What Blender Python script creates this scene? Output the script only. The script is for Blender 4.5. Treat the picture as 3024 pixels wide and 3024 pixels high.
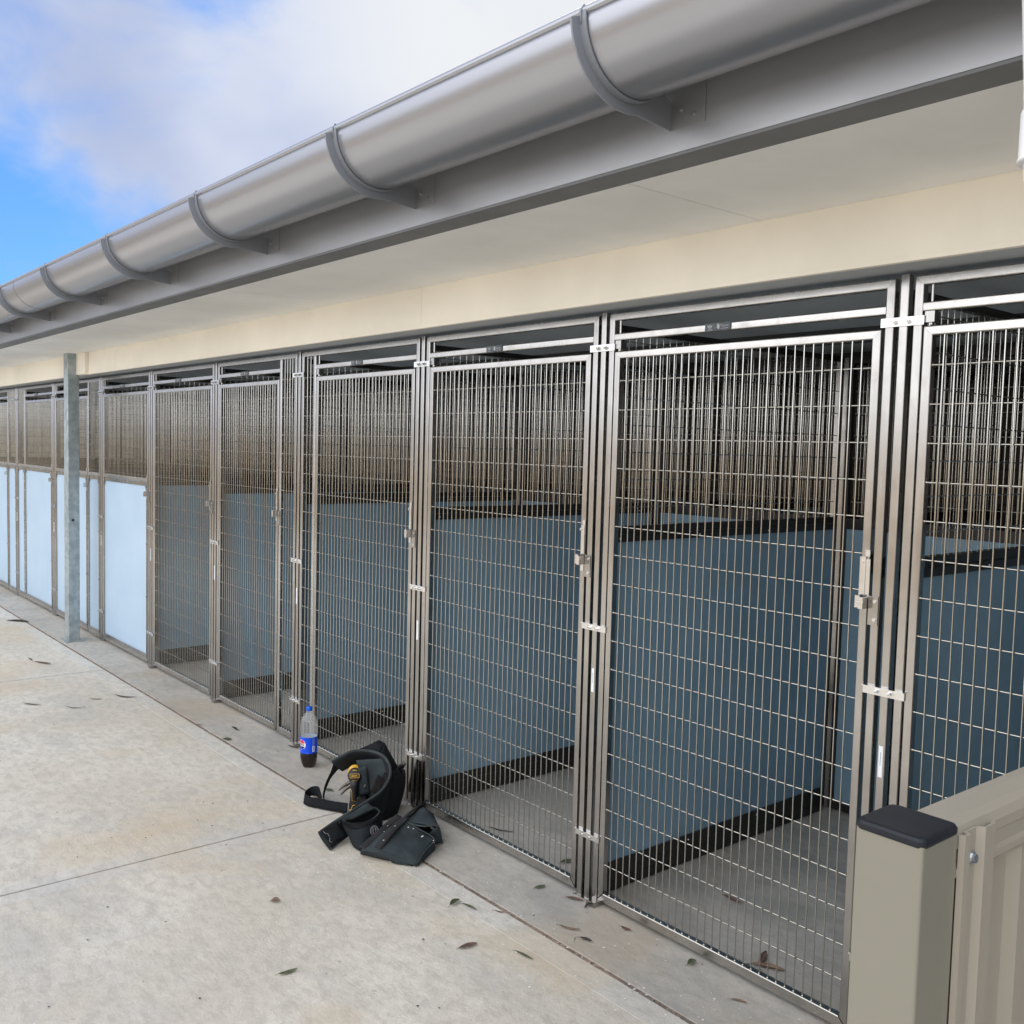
import bpy, bmesh, math, random
from mathutils import Vector, Matrix
R = math.radians
random.seed(7)
S = bpy.context.scene
C = S.collection
for o in list(bpy.data.objects): bpy.data.objects.remove(o)

# ---------------------------------------------------------------- camera
cam_d = bpy.data.cameras.new('camera'); cam = bpy.data.objects.new('camera', cam_d); C.objects.link(cam)
S.camera = cam
YAW, PIT, ROL = 0.877736803, 0.065417875, 0.0256717829
fw = Vector((-math.sin(YAW)*math.cos(PIT), math.cos(YAW)*math.cos(PIT), -math.sin(PIT)))
r0 = Vector((math.cos(YAW), math.sin(YAW), 0)); u0 = r0.cross(fw)
rt = r0*math.cos(ROL)+u0*math.sin(ROL); up = -r0*math.sin(ROL)+u0*math.cos(ROL)
M = Matrix((rt, up, -fw)).transposed().to_4x4(); M.translation = Vector((0, -2.465, 1.65))
cam.matrix_world = M
cam_d.sensor_fit = 'HORIZONTAL'; cam_d.sensor_width = 36; cam_d.lens = 36*2876.455/3024
cam_d.clip_start = 0.05; cam_d.clip_end = 2000

# ---------------------------------------------------------------- world, sun, exposure
W = bpy.data.worlds.new('World'); S.world = W; W.use_nodes = True
nt = W.node_tree; N = nt.nodes; L = nt.links
for n in list(N): N.remove(n)
SUN_EL, SUN_AZ = R(50), R(-52)          # azimuth measured from +Y, clockwise positive
sdir = Vector((math.sin(SUN_AZ)*math.cos(SUN_EL), math.cos(SUN_AZ)*math.cos(SUN_EL), math.sin(SUN_EL)))
out = N.new('ShaderNodeOutputWorld'); bg = N.new('ShaderNodeBackground'); bg.inputs['Strength'].default_value = 0.1
sky = N.new('ShaderNodeTexSky'); sky.sky_type = 'NISHITA'; sky.sun_disc = False
sky.sun_elevation = SUN_EL; sky.sun_rotation = SUN_AZ; sky.air_density = 1.2; sky.dust_density = 0.6; sky.ozone_density = 2.0
tc = N.new('ShaderNodeTexCoord')
mp = N.new('ShaderNodeMapping'); mp.inputs['Rotation'].default_value = (R(12), R(-18), R(28)); mp.inputs['Scale'].default_value = (0.9, 2.4, 4.6)
L.new(tc.outputs['Generated'], mp.inputs['Vector'])
n1 = N.new('ShaderNodeTexNoise'); n1.inputs['Scale'].default_value = 2.3; n1.inputs['Detail'].default_value = 7; n1.inputs['Roughness'].default_value = 0.52; n1.inputs['Distortion'].default_value = 0.35
L.new(mp.outputs[0], n1.inputs['Vector'])
n2 = N.new('ShaderNodeTexNoise'); n2.inputs['Scale'].default_value = 1.6; n2.inputs['Detail'].default_value = 4; n2.inputs['Roughness'].default_value = 0.5
mp2 = N.new('ShaderNodeMapping'); mp2.inputs['Location'].default_value = (3.1, 1.7, 5.2); mp2.inputs['Scale'].default_value = (1.2, 2.0, 2.6)
L.new(tc.outputs['Generated'], mp2.inputs['Vector']); L.new(mp2.outputs[0], n2.inputs['Vector'])
def wmath(op, a, b=None, clamp=False):
    n = N.new('ShaderNodeMath'); n.operation = op; n.use_clamp = clamp
    for i, v in enumerate((a, b)):
        if v is None: continue
        if isinstance(v, (int, float)): n.inputs[i].default_value = v
        else: L.new(v, n.inputs[i])
    return n.outputs[0]
def wdot(v):
    n = N.new('ShaderNodeVectorMath'); n.operation = 'DOT_PRODUCT'; n.inputs[1].default_value = Vector(v).normalized()
    L.new(tc.outputs['Generated'], n.inputs[0]); return n.outputs['Value']
def wrange(v, a, b, c=0, d=1):
    n = N.new('ShaderNodeMapRange'); n.interpolation_type = 'SMOOTHSTEP'; L.new(v, n.inputs[0])
    for i, x in zip((1, 2, 3, 4), (a, b, c, d)): n.inputs[i].default_value = x
    return n.outputs[0]
def pxdir(x, y): return rt*(x-1512)/2876.455 - up*(y-1512)/2876.455 + fw
blue = wrange(wdot(pxdir(-140, 1130)), 0.965, 0.9945)           # the clear patch of sky down the row
glow = wrange(wdot(pxdir(1700, 60)), 0.955, 1.0)            # thin bright cloud over the roof
cov = wmath('ADD', n1.outputs['Fac'], wmath('MULTIPLY', blue, -0.40))
cov = wmath('ADD', cov, wmath('MULTIPLY', glow, 0.15))
cfac = wrange(cov, 0.17, 0.55)
shade = wrange(n2.outputs['Fac'], 0.36, 0.66)
cc = N.new('ShaderNodeMix'); cc.data_type = 'RGBA'
cc.inputs[6].default_value = (3.8, 4.4, 6.2, 1); cc.inputs[7].default_value = (5.7, 6.15, 7.3, 1)
L.new(shade, cc.inputs[0])
cg = N.new('ShaderNodeMix'); cg.data_type = 'RGBA'; cg.inputs[7].default_value = (7.4, 7.5, 7.5, 1)
L.new(wmath('MULTIPLY', glow, 0.85), cg.inputs[0]); L.new(cc.outputs[2], cg.inputs[6])
skc = N.new('ShaderNodeMix'); skc.data_type = 'RGBA'; skc.blend_type = 'MULTIPLY'; skc.inputs[0].default_value = 1
skc.inputs[7].default_value = (0.33, 0.62, 1.03, 1); L.new(sky.outputs[0], skc.inputs[6])
mx = N.new('ShaderNodeMix'); mx.data_type = 'RGBA'
L.new(cfac, mx.inputs[0]); L.new(skc.outputs[2], mx.inputs[6]); L.new(cg.outputs[2], mx.inputs[7])
sun_fill = wrange(wdot(sdir), 0.94, 1.0, 0.0, 1.0)         # sky brightness added round the sun, out of frame, as fill light
low = wrange(wdot((0.1, -1.0, 0.35)), 0.1, 0.95, 0.0, 1.0)  # extra unseen low-sky brightness, added behind the camera to light the facade
vm = N.new('ShaderNodeMix'); vm.data_type = 'RGBA'; vm.blend_type = 'ADD'; vm.inputs[0].default_value = 1
vs_ = N.new('ShaderNodeMix'); vs_.data_type = 'RGBA'; vs_.inputs[6].default_value = (0, 0, 0, 1); vs_.inputs[7].default_value = (17.0, 16.6, 15.8, 1)
L.new(wmath('ADD', wmath('MULTIPLY', sun_fill, 0.4), wmath('MULTIPLY', low, 0.98)), vs_.inputs[0]); vs_.clamp_factor = True
L.new(mx.outputs[2], vm.inputs[6]); L.new(vs_.outputs[2], vm.inputs[7])
L.new(vm.outputs[2], bg.inputs['Color']); L.new(bg.outputs[0], out.inputs['Surface'])

sd = bpy.data.lights.new('sun', 'SUN'); sd.energy = 2.4; sd.angle = R(16); sd.color = (1.0, 0.95, 0.87)
sun = bpy.data.objects.new('sun', sd); C.objects.link(sun)
sun.rotation_euler = sdir.to_track_quat('Z', 'Y').to_euler()
S.view_settings.view_transform = 'Standard'; S.view_settings.look = 'None'; S.view_settings.gamma = 1
S.view_settings.exposure = 0.3
S.render.engine = 'CYCLES'
S.cycles.max_bounces = 8; S.cycles.diffuse_bounces = 4; S.cycles.glossy_bounces = 5; S.cycles.transmission_bounces = 8; S.cycles.transparent_max_bounces = 12

# ---------------------------------------------------------------- materials
class Mt:
    def __init__(s, name, col=(0.5,0.5,0.5), rough=0.5, metal=0.0, spec=0.5):
        s.m = bpy.data.materials.new(name); s.m.use_nodes = True
        s.nt = s.m.node_tree; s.N = s.nt.nodes; s.L = s.nt.links
        s.b = s.N['Principled BSDF']
        s.b.inputs['Base Color'].default_value = (*col, 1); s.b.inputs['Roughness'].default_value = rough
        s.b.inputs['Metallic'].default_value = metal; s.b.inputs['Specular IOR Level'].default_value = spec
        s.tc = s.N.new('ShaderNodeTexCoord')
    def noise(s, scale, detail=4, rough=0.5, stretch=(1,1,1), dist=0, loc=(0,0,0)):
        mp = s.N.new('ShaderNodeMapping'); mp.inputs['Scale'].default_value = stretch; mp.inputs['Location'].default_value = loc
        s.L.new(s.tc.outputs['Object'], mp.inputs['Vector'])
        n = s.N.new('ShaderNodeTexNoise'); n.inputs['Scale'].default_value = scale; n.inputs['Detail'].default_value = detail
        n.inputs['Roughness'].default_value = rough; n.inputs['Distortion'].default_value = dist
        s.L.new(mp.outputs[0], n.inputs['Vector']); return n.outputs['Fac']
    def rng(s, v, a, b, c=0.0, d=1.0):
        n = s.N.new('ShaderNodeMapRange'); n.interpolation_type = 'SMOOTHSTEP'; s.L.new(v, n.inputs[0])
        for i, x in zip((1, 2, 3, 4), (a, b, c, d)): n.inputs[i].default_value = x
        return n.outputs[0]
    def mix(s, f, a, b, mode='MIX'):
        n = s.N.new('ShaderNodeMix'); n.data_type = 'RGBA'; n.blend_type = mode
        for i, v in ((0, f), (6, a), (7, b)):
            if isinstance(v, (int, float)): n.inputs[i].default_value = v
            elif isinstance(v, tuple): n.inputs[i].default_value = (*v, 1)
            else: s.L.new(v, n.inputs[i])
        return n.outputs[2]
    def math(s, op, a, b=0.0):
        n = s.N.new('ShaderNodeMath'); n.operation = op
        for i, v in enumerate((a, b)):
            if isinstance(v, (int, float)): n.inputs[i].default_value = v
            else: s.L.new(v, n.inputs[i])
        return n.outputs[0]
    def color(s, v): s.L.new(v, s.b.inputs['Base Color']); return s
    def rough(s, v): s.L.new(v, s.b.inputs['Roughness']); return s
    def bump(s, v, strength=0.3, dist=0.002):
        n = s.N.new('ShaderNodeBump'); n.inputs['Strength'].default_value = strength; n.inputs['Distance'].default_value = dist
        s.L.new(v, n.inputs['Height']); s.L.new(n.outputs[0], s.b.inputs['Normal']); return s

def steel(name, col, r0, r1, stretch):
    t = Mt(name, col, 0.3, 1.0)
    big = t.noise(5, 4, 0.6); fine = t.noise(60, 3, 0.6, stretch); sm = t.noise(22, 3, 0.6, (1, 1, 0.5))
    c = t.mix(t.rng(big, 0.3, 0.7), col, tuple(x*0.84 for x in col))
    c = t.mix(t.rng(sm, 0.52, 0.75, 0, 0.22), c, (col[0]*0.72, col[1]*0.70, col[2]*0.68))
    t.color(c)
    rr = t.math('ADD', t.rng(fine, 0.3, 0.7, r0, r1), t.rng(sm, 0.4, 0.8, 0, 0.08)); t.rough(rr)
    t.bump(fine, 0.03, 0.0006); return t.m
M_ST = steel('stainless_brushed', (0.47, 0.455, 0.435), 0.16, 0.24, (1, 1, 0.02))
M_STH = steel('stainless_rail', (0.57, 0.555, 0.53), 0.20, 0.28, (0.02, 1, 1))
M_BAR = Mt('stainless_bar', (0.52, 0.505, 0.465), 0.15, 1.0).m
M_DKRAIL = Mt('dark_rail', (0.035, 0.034, 0.032), 0.4, 0.4).m  # near-black colour on partition rails and inner gate frames
M_BRK = steel('stainless_bracket', (0.80, 0.80, 0.79), 0.16, 0.26, (0.1, 1, 1))
M_BOLT = Mt('bolt_steel', (0.75, 0.75, 0.75), 0.18, 1.0).m
t = Mt('zinc_bolt', (0.62, 0.66, 0.70), 0.32, 0.9); t.color(t.mix(t.rng(t.noise(90, 3), 0.4, 0.65), (0.70, 0.74, 0.78), (0.36, 0.39, 0.43))); M_ZN = t.m
M_DKSTEEL = Mt('dark_gap', (0.02, 0.02, 0.022), 0.6).m
t = Mt('galvanised', (0.42, 0.45, 0.46), 0.42, 0.55)
g1 = t.noise(16, 5, 0.6); t.color(t.mix(t.rng(g1, 0.35, 0.65), (0.44, 0.50, 0.52), (0.30, 0.355, 0.37)))
t.rough(t.rng(t.noise(30, 3), 0.3, 0.7, 0.35, 0.55)); M_GALV = t.m
t = Mt('blue_panel', (0.33, 0.50, 0.66), 0.38)
b1 = t.noise(170, 2); b2 = t.noise(3, 3)
t.color(t.mix(t.rng(b2, 0.3, 0.7), (0.42, 0.57, 0.73), (0.46, 0.61, 0.76))); t.bump(b1, 0.25, 0.001); M_BLUE = t.m
t = Mt('blue_panel_shaded', (0.11, 0.22, 0.34), 0.42)  # darker copy of the door blue, interior shade put into the colour
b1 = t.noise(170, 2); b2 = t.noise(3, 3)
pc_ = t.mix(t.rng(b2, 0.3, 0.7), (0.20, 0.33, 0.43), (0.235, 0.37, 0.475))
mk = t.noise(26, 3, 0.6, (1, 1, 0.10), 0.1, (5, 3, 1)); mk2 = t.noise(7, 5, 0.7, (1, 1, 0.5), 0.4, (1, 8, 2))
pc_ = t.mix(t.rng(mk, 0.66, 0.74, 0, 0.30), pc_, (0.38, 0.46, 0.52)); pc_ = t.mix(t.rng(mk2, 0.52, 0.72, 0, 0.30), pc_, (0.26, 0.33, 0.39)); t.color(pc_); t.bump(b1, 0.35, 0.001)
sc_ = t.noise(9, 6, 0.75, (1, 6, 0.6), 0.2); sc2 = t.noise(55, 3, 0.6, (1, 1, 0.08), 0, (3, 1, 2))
t.rough(t.math('ADD', t.rng(sc_, 0.4, 0.7, 0.34, 0.55), t.rng(sc2, 0.55, 0.7, 0, 0.1))); M_BLUE_SHADED = t.m
def paint(name, col, rough, amt=0.06, spec=0.4, metal=0):
    t = Mt(name, col, rough, metal, spec); n = t.noise(1.6, 5, 0.6)
    t.color(t.mix(t.rng(n, 0.3, 0.7), tuple(min(1, x*(1+amt)) for x in col), tuple(x*(1-amt) for x in col)))
    t.rough(t.rng(t.noise(7, 4), 0.3, 0.7, rough*0.9, rough*1.12)); t.bump(t.noise(240, 2), 0.06, 0.0006); return t.m
M_CREAM = paint('cream_render', (0.89, 0.84, 0.73), 0.6)
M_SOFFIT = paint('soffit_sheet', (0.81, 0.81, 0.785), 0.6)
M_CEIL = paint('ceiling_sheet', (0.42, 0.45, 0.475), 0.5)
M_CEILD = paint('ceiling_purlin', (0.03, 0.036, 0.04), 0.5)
t = Mt('gutter_metallic', (0.37, 0.38, 0.41), 0.26, 0.75); M_GUT = t.m
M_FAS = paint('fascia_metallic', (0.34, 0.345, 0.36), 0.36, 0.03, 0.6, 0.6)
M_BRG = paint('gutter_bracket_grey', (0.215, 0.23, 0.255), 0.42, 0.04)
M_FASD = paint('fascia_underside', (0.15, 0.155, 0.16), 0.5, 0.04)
M_BEIGE = paint('fence_beige', (0.33, 0.30, 0.245), 0.42, 0.03)
M_POSTB = paint('fence_post_green_beige', (0.222, 0.212, 0.170), 0.45, 0.03)
M_CAP = paint('cap_plastic', (0.012, 0.015, 0.021), 0.42, 0.1, 0.28)
M_PIPE = paint('white_pvc', (0.82, 0.82, 0.82), 0.3, 0.01)
M_BLACK = paint('black_plastic', (0.012, 0.012, 0.013), 0.4, 0.2)
t = Mt('brick_wall_dark', (0.1, 0.1, 0.1), 0.75)
br = t.N.new('ShaderNodeTexBrick'); br.inputs['Scale'].default_value = 1; br.inputs['Brick Width'].default_value = 0.39; br.inputs['Row Height'].default_value = 0.2
br.inputs['Mortar Size'].default_value = 0.005; br.inputs['Color1'].default_value = (0.085, 0.082, 0.078, 1); br.inputs['Color2'].default_value = (0.065, 0.063, 0.06, 1); br.inputs['Mortar'].default_value = (0.028, 0.028, 0.028, 1)
mp = t.N.new('ShaderNodeMapping'); mp.inputs['Rotation'].default_value = (R(90), 0, 0); t.L.new(t.tc.outputs['Object'], mp.inputs[0]); t.L.new(mp.outputs[0], br.inputs[0])
t.color(br.outputs[0]); M_BRICK = t.m

def concrete(name, base, warm, cool, light):
    t = Mt(name, base, 0.8, 0, 0.3)
    a = t.noise(0.9, 7, 0.68, dist=0.4); b = t.noise(0.55, 4, 0.55, loc=(4, 9, 1), dist=0.8); c3 = t.noise(14, 9, 0.72, (1, 1.7, 1), 0.35)
    d = t.noise(120, 4, 0.8); e = t.noise(2.2, 8, 0.7, (1, 1.6, 1), 0.3, (7, 2, 3)); sp = t.noise(38, 2, 0.5, loc=(2, 2, 2))
    c = t.mix(t.rng(a, 0.38, 0.62), base, light)
    c = t.mix(t.rng(b, 0.50, 0.70, 0, 0.75), c, warm)
    c = t.mix(t.rng(e, 0.46, 0.66, 0, 0.8), c, cool)
    c = t.mix(t.rng(c3, 0.40, 0.68, 0, 0.60), c, tuple(x*0.66 for x in base))
    st = t.noise(1.35, 3, 0.5, loc=(11, 5, 0), dist=0.3)
    c = t.mix(t.rng(st, 0.54, 0.68, 0, 0.42), c, (base[0]*0.90, base[1]*0.77, base[2]*0.60))
    c = t.mix(t.rng(sp, 0.70, 0.76, 0, 0.35), c, (0.14, 0.12, 0.10))
    c = t.mix(t.rng(d, 0.35, 0.65, 0, 0.34), c, tuple(x*0.7 for x in base))
    t.color(c)
    # trowel arcs: faint curved ridges
    wv = t.N.new('ShaderNodeTexWave'); wv.wave_type = 'RINGS'; wv.inputs['Scale'].default_value = 16; wv.inputs['Distortion'].default_value = 14; wv.inputs['Detail'].default_value = 3; wv.inputs['Detail Scale'].default_value = 0.9
    t.L.new(t.tc.outputs['Object'], wv.inputs['Vector'])
    wm = t.math('MULTIPLY', wv.outputs['Fac'], t.rng(t.noise(1.7, 3, loc=(3, 3, 3)), 0.45, 0.62))
    h = t.math('ADD', t.math('ADD', t.math('MULTIPLY', wm, 0.06), t.math('MULTIPLY', d, 0.5)), t.math('MULTIPLY', c3, 0.7))
    t.bump(h, 0.8, 0.004); t.rough(t.rng(c3, 0.3, 0.7, 0.7, 0.9)); return t.m
M_YARD = concrete('yard_concrete', (0.65, 0.605, 0.52), (0.62, 0.535, 0.41), (0.56, 0.54, 0.50), (0.75, 0.715, 0.64))
M_EDGE = concrete('edge_concrete', (0.66, 0.635, 0.575), (0.60, 0.53, 0.44), (0.57, 0.56, 0.54), (0.72, 0.70, 0.655))
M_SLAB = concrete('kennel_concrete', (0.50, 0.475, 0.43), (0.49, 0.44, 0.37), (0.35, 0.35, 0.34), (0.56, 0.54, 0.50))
t = Mt('joint_dirt', (0.2, 0.15, 0.12), 0.9); n = t.noise(70, 4, 0.7); n_ = t.noise(5, 3)
c = t.mix(t.rng(n, 0.35, 0.65), (0.15, 0.11, 0.09), (0.34, 0.27, 0.22)); c = t.mix(t.rng(n_, 0.45, 0.6, 0, 0.5), c, (0.13, 0.11, 0.10)); t.color(c); t.bump(n, 0.8, 0.004); M_DIRT = t.m
M_EARTH = paint('earth', (0.20, 0.17, 0.12), 0.9, 0.25)
def cloth(name, col, amt=0.25, sc=420):
    t = Mt(name, col, 0.85, 0, 0.25); n = t.noise(sc, 2); b = t.noise(14, 4, 0.6)
    c = t.mix(t.rng(b, 0.3, 0.7), tuple(x*(1-amt) for x in col), tuple(x*(1+amt) for x in col)); t.color(c)
    h = t.math('ADD', t.math('MULTIPLY', n, 0.3), b); t.bump(h, 0.5, 0.004); return t.m
M_CLS = cloth('slate_canvas', (0.034, 0.045, 0.051)); M_CLD = cloth('dark_canvas', (0.013, 0.017, 0.020)); M_CLB = cloth('black_canvas', (0.007, 0.008, 0.010))
M_TRIM = cloth('charcoal_trim', (0.026, 0.026, 0.029)); M_BROWN = cloth('brown_webbing', (0.026, 0.023, 0.024))
M_PIPING = cloth('piping_grey', (0.045, 0.055, 0.058))
M_YEL = Mt('driver_yellow', (0.72, 0.42, 0.05), 0.35).m; M_RED = Mt('red_band', (0.55, 0.02, 0.02), 0.5).m
M_RUB = Mt('driver_rubber', (0.009, 0.009, 0.011), 0.5).m
M_LOGO = Mt('grey_thread', (0.22, 0.21, 0.24), 0.7).m
M_IRON = Mt('hammer_iron', (0.13, 0.115, 0.105), 0.3, 0.9).m
M_WHITE = Mt('white_label', (0.80, 0.84, 0.88), 0.5).m
M_INK = Mt('black_ink', (0.02, 0.02, 0.025), 0.5).m
M_BADGE = Mt('badge_grey', (0.085, 0.10, 0.115), 0.45).m; M_BADGEW = Mt('badge_print', (0.50, 0.55, 0.58), 0.5).m
M_PBLUE = Mt('label_blue', (0.0, 0.075, 0.80), 0.35).m; M_CAPB = Mt('cap_blue', (0.0, 0.10, 0.68), 0.35).m
M_PRED = Mt('label_red', (0.75, 0.02, 0.05), 0.3).m; M_PWH = Mt('label_white', (0.85, 0.85, 0.85), 0.3).m; M_PNV = Mt('label_navy', (0.005, 0.02, 0.16), 0.3).m
M_PLB = Mt('label_light_blue', (0.12, 0.20, 0.55), 0.3).m; M_GREYINK = Mt('barcode_ink', (0.10, 0.10, 0.11), 0.5).m
M_COLA = Mt('cola', (0.012, 0.005, 0.004), 0.12, 0, 0.6).m
t = Mt('clear_plastic', (0.75, 0.79, 0.80), 0.06, 0, 0.9); t.b.inputs['Alpha'].default_value = 0.20; M_PET = t.m
M_FOAM = Mt('label_inside', (0.45, 0.52, 0.57), 0.5).m
def leafm(name, col):
    t = Mt(name, col, 0.7); n = t.noise(60, 3); t.color(t.mix(t.rng(n, 0.3, 0.7), tuple(x*0.7 for x in col), tuple(x*1.25 for x in col))); return t.m
M_LG = leafm('leaf_green', (0.085, 0.105, 0.05)); M_LT = leafm('leaf_tan', (0.23, 0.15, 0.10)); M_LR = leafm('leaf_reddish', (0.13, 0.075, 0.06)); M_LD = leafm('leaf_dark', (0.045, 0.04, 0.035)); M_LW = leafm('leaf_pale', (0.50, 0.48, 0.42))
M_CHIP = Mt('white_chip', (0.8, 0.8, 0.78), 0.6).m

# ---------------------------------------------------------------- mesh helpers
class MB:
    def __init__(s): s.v = []; s.f = []; s.mi = []; s.sm = []; s.cur = 0; s.smooth = False
    def add(s, vs, fs, smooth=None):
        b = len(s.v); s.v += [tuple(v) for v in vs]
        for f in fs: s.f.append([b+i for i in f]); s.mi.append(s.cur); s.sm.append(s.smooth if smooth is None else smooth)
    def box(s, a, b):
        x0, y0, z0 = a; x1, y1, z1 = b
        s.add([(x0,y0,z0),(x1,y0,z0),(x1,y1,z0),(x0,y1,z0),(x0,y0,z1),(x1,y0,z1),(x1,y1,z1),(x0,y1,z1)],
              [(3,2,1,0),(4,5,6,7),(0,1,5,4),(1,2,6,5),(2,3,7,6),(3,0,4,7)])
    def member(s, a, b, e1, w1, e2, w2, ch=0.002, k0=0.0, k1=0.0):
        """tube from a to b, section w1 along e1 by w2 along e2, chamfered; k = mitre slope along e1"""
        a = Vector(a); b = Vector(b); ax = (b-a).normalized(); e1 = Vector(e1); e2 = Vector(e2); h1 = w1/2; h2 = w2/2
        sec = []
        for sx, sy, a0 in ((-1,-1,180),(1,-1,270),(1,1,0),(-1,1,90)):
            for i in range(5): q = R(a0+22.5*i); sec.append((sx*(h1-ch)+ch*math.cos(q), sy*(h2-ch)+ch*math.sin(q)))
        n = 20
        A = [a+e1*p+e2*q+ax*(k0*p) for p, q in sec]; B = [b+e1*p+e2*q+ax*(k1*p) for p, q in sec]
        fs = [(i, (i+1) % n, n+(i+1) % n, n+i) for i in range(n)]+[tuple(range(n-1,-1,-1)), tuple(range(n, 2*n))]
        if e1.cross(e2).dot(ax) < 0: fs = [tuple(reversed(f)) for f in fs]
        s.add(A+B, fs)
    def cyl(s, a, b, r, n=8, r2=None, caps=True, smooth=True):
        a = Vector(a); b = Vector(b); r2 = r if r2 is None else r2; ax = (b-a).normalized()
        e = ax.orthogonal().normalized(); g = ax.cross(e)
        vs = [a+(e*math.cos(2*math.pi*i/n)+g*math.sin(2*math.pi*i/n))*r for i in range(n)]+[b+(e*math.cos(2*math.pi*i/n)+g*math.sin(2*math.pi*i/n))*r2 for i in range(n)]
        bse = len(s.v); s.add(vs, [(i, (i+1) % n, n+(i+1) % n, n+i) for i in range(n)], smooth)
        if caps: s.add(vs, [tuple(range(n-1,-1,-1)), tuple(range(n, 2*n))], False)
    def sphere(s, c, r, n=10, m=7, sc=(1,1,1)):
        vs = []; fs = []
        for j in range(m+1):
            th = math.pi*j/m
            for i in range(n):
                ph = 2*math.pi*i/n; vs.append((c[0]+r*sc[0]*math.sin(th)*math.cos(ph), c[1]+r*sc[1]*math.sin(th)*math.sin(ph), c[2]+r*sc[2]*math.cos(th)))
        for j in range(m):
            for i in range(n): fs.append((j*n+i, (j+1)*n+i, (j+1)*n+(i+1) % n, j*n+(i+1) % n))
        s.add(vs, fs, True)
    def tube(s, pts, r, n=8, closed=False):
        pts = [Vector(p) for p in pts]; K = len(pts); vs = []; pe = None
        for k in range(K):
            if closed: ax = pts[(k+1) % K]-pts[k-1]
            else: ax = pts[min(k+1, K-1)]-pts[max(k-1, 0)]
            ax.normalize()
            e = (ax.orthogonal() if pe is None else pe-ax*pe.dot(ax)).normalized(); pe = e; g = ax.cross(e)
            vs += [pts[k]+(e*math.cos(2*math.pi*i/n)+g*math.sin(2*math.pi*i/n))*r for i in range(n)]
        fs = []
        for k in range(K if closed else K-1):
            q = (k+1) % K
            for i in range(n): fs.append((k*n+i, k*n+(i+1) % n, q*n+(i+1) % n, q*n+i))
        if not closed: fs += [tuple(range(n-1,-1,-1)), tuple((K-1)*n+i for i in range(n))]
        s.add(vs, fs, True)
    def lathe(s, prof, c, n=24, mod=None, caps=True):
        vs = []
        for (r, z) in prof:
            for i in range(n):
                a = 2*math.pi*i/n; rr = r*(mod(a, z) if mod else 1)
                vs.append((c[0]+rr*math.cos(a), c[1]+rr*math.sin(a), c[2]+z))
        fs = [(k*n+i, k*n+(i+1) % n, (k+1)*n+(i+1) % n, (k+1)*n+i) for k in range(len(prof)-1) for i in range(n)]
        if caps: fs += [tuple(range(n-1,-1,-1)), tuple((len(prof)-1)*n+i for i in range(n))]
        s.add(vs, fs, True)
    def extr(s, poly, x0, x1, smooth=False, caps=True):
        """closed yz polygon extruded along x"""
        n = len(poly); vs = [(x0, y, z) for y, z in poly]+[(x1, y, z) for y, z in poly]
        s.add(vs, [(i, (i+1) % n, n+(i+1) % n, n+i) for i in range(n)], smooth)
        if caps: s.add(vs, [tuple(range(n-1,-1,-1)), tuple(range(n, 2*n))], False)
    def grid(s, P, thick=0.0, smooth=True):
        """P[i][j] vectors; optional thickness along the averaged normal"""
        a = len(P); b = len(P[0]); P = [[Vector(p) for p in r] for r in P]
        if not thick:
            s.add([p for r in P for p in r], [(i*b+j, i*b+j+1, (i+1)*b+j+1, (i+1)*b+j) for i in range(a-1) for j in range(b-1)], smooth); return
        Q = []
        for i in range(a):
            for j in range(b):
                du = P[min(i+1, a-1)][j]-P[max(i-1, 0)][j]; dv = P[i][min(j+1, b-1)]-P[i][max(j-1, 0)]
                n = du.cross(dv); n = n.normalized() if n.length > 1e-9 else Vector((0,0,1)); Q.append(n)
        top = [P[i][j]+Q[i*b+j]*thick/2 for i in range(a) for j in range(b)]; bot = [P[i][j]-Q[i*b+j]*thick/2 for i in range(a) for j in range(b)]
        o = a*b; fs = [(i*b+j, i*b+j+1, (i+1)*b+j+1, (i+1)*b+j)[::-1] for i in range(a-1) for j in range(b-1)]
        fs = [tuple(f) for f in fs]; fs += [tuple(o+x for x in reversed(f)) for f in fs]
        bd = [(i, 0) for i in range(a)]+[(a-1, j) for j in range(1, b)]+[(i, b-1) for i in range(a-2, -1, -1)]+[(0, j) for j in range(b-2, 0, -1)]
        ix = [i*b+j for i, j in bd]
        for k in range(len(ix)): p, q = ix[k], ix[(k+1) % len(ix)]; fs.append((p, q, o+q, o+p))
        s.add(top+bot, fs, smooth)
    def build(s, name, mats, parent=None, kind=None, label=None, fixn=False):
        me = bpy.data.meshes.new(name); me.from_pydata(s.v, [], s.f)
        if not isinstance(mats, (list, tuple)): mats = [mats]
        for m in mats: me.materials.append(m)
        me.polygons.foreach_set('material_index', s.mi); me.polygons.foreach_set('use_smooth', s.sm)
        if fixn:
            bm = bmesh.new(); bm.from_mesh(me); bmesh.ops.recalc_face_normals(bm, faces=bm.faces); bm.to_mesh(me); bm.free()
        me.update(); o = bpy.data.objects.new(name, me); C.objects.link(o)
        if parent is not None:
            o.parent = parent; me.transform(Matrix.Translation(-wpos(parent)))
        if kind: o['kind'] = kind
        if label: o['label'] = label
        return o
def wpos(o):
    p = Vector((0, 0, 0))
    while o is not None: p += Vector(o.location); o = o.parent
    return p
def thing(name, label, cat, loc=(0,0,0), group=None):
    o = bpy.data.objects.new(name, None); C.objects.link(o); o.location = loc; o.empty_display_size = 0.1
    o['label'] = label; o['category'] = cat
    if group: o['group'] = group
    return o
def tag(o, label, cat, group=None):
    o['label'] = label; o['category'] = cat
    if group: o['group'] = group
    return o
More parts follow.
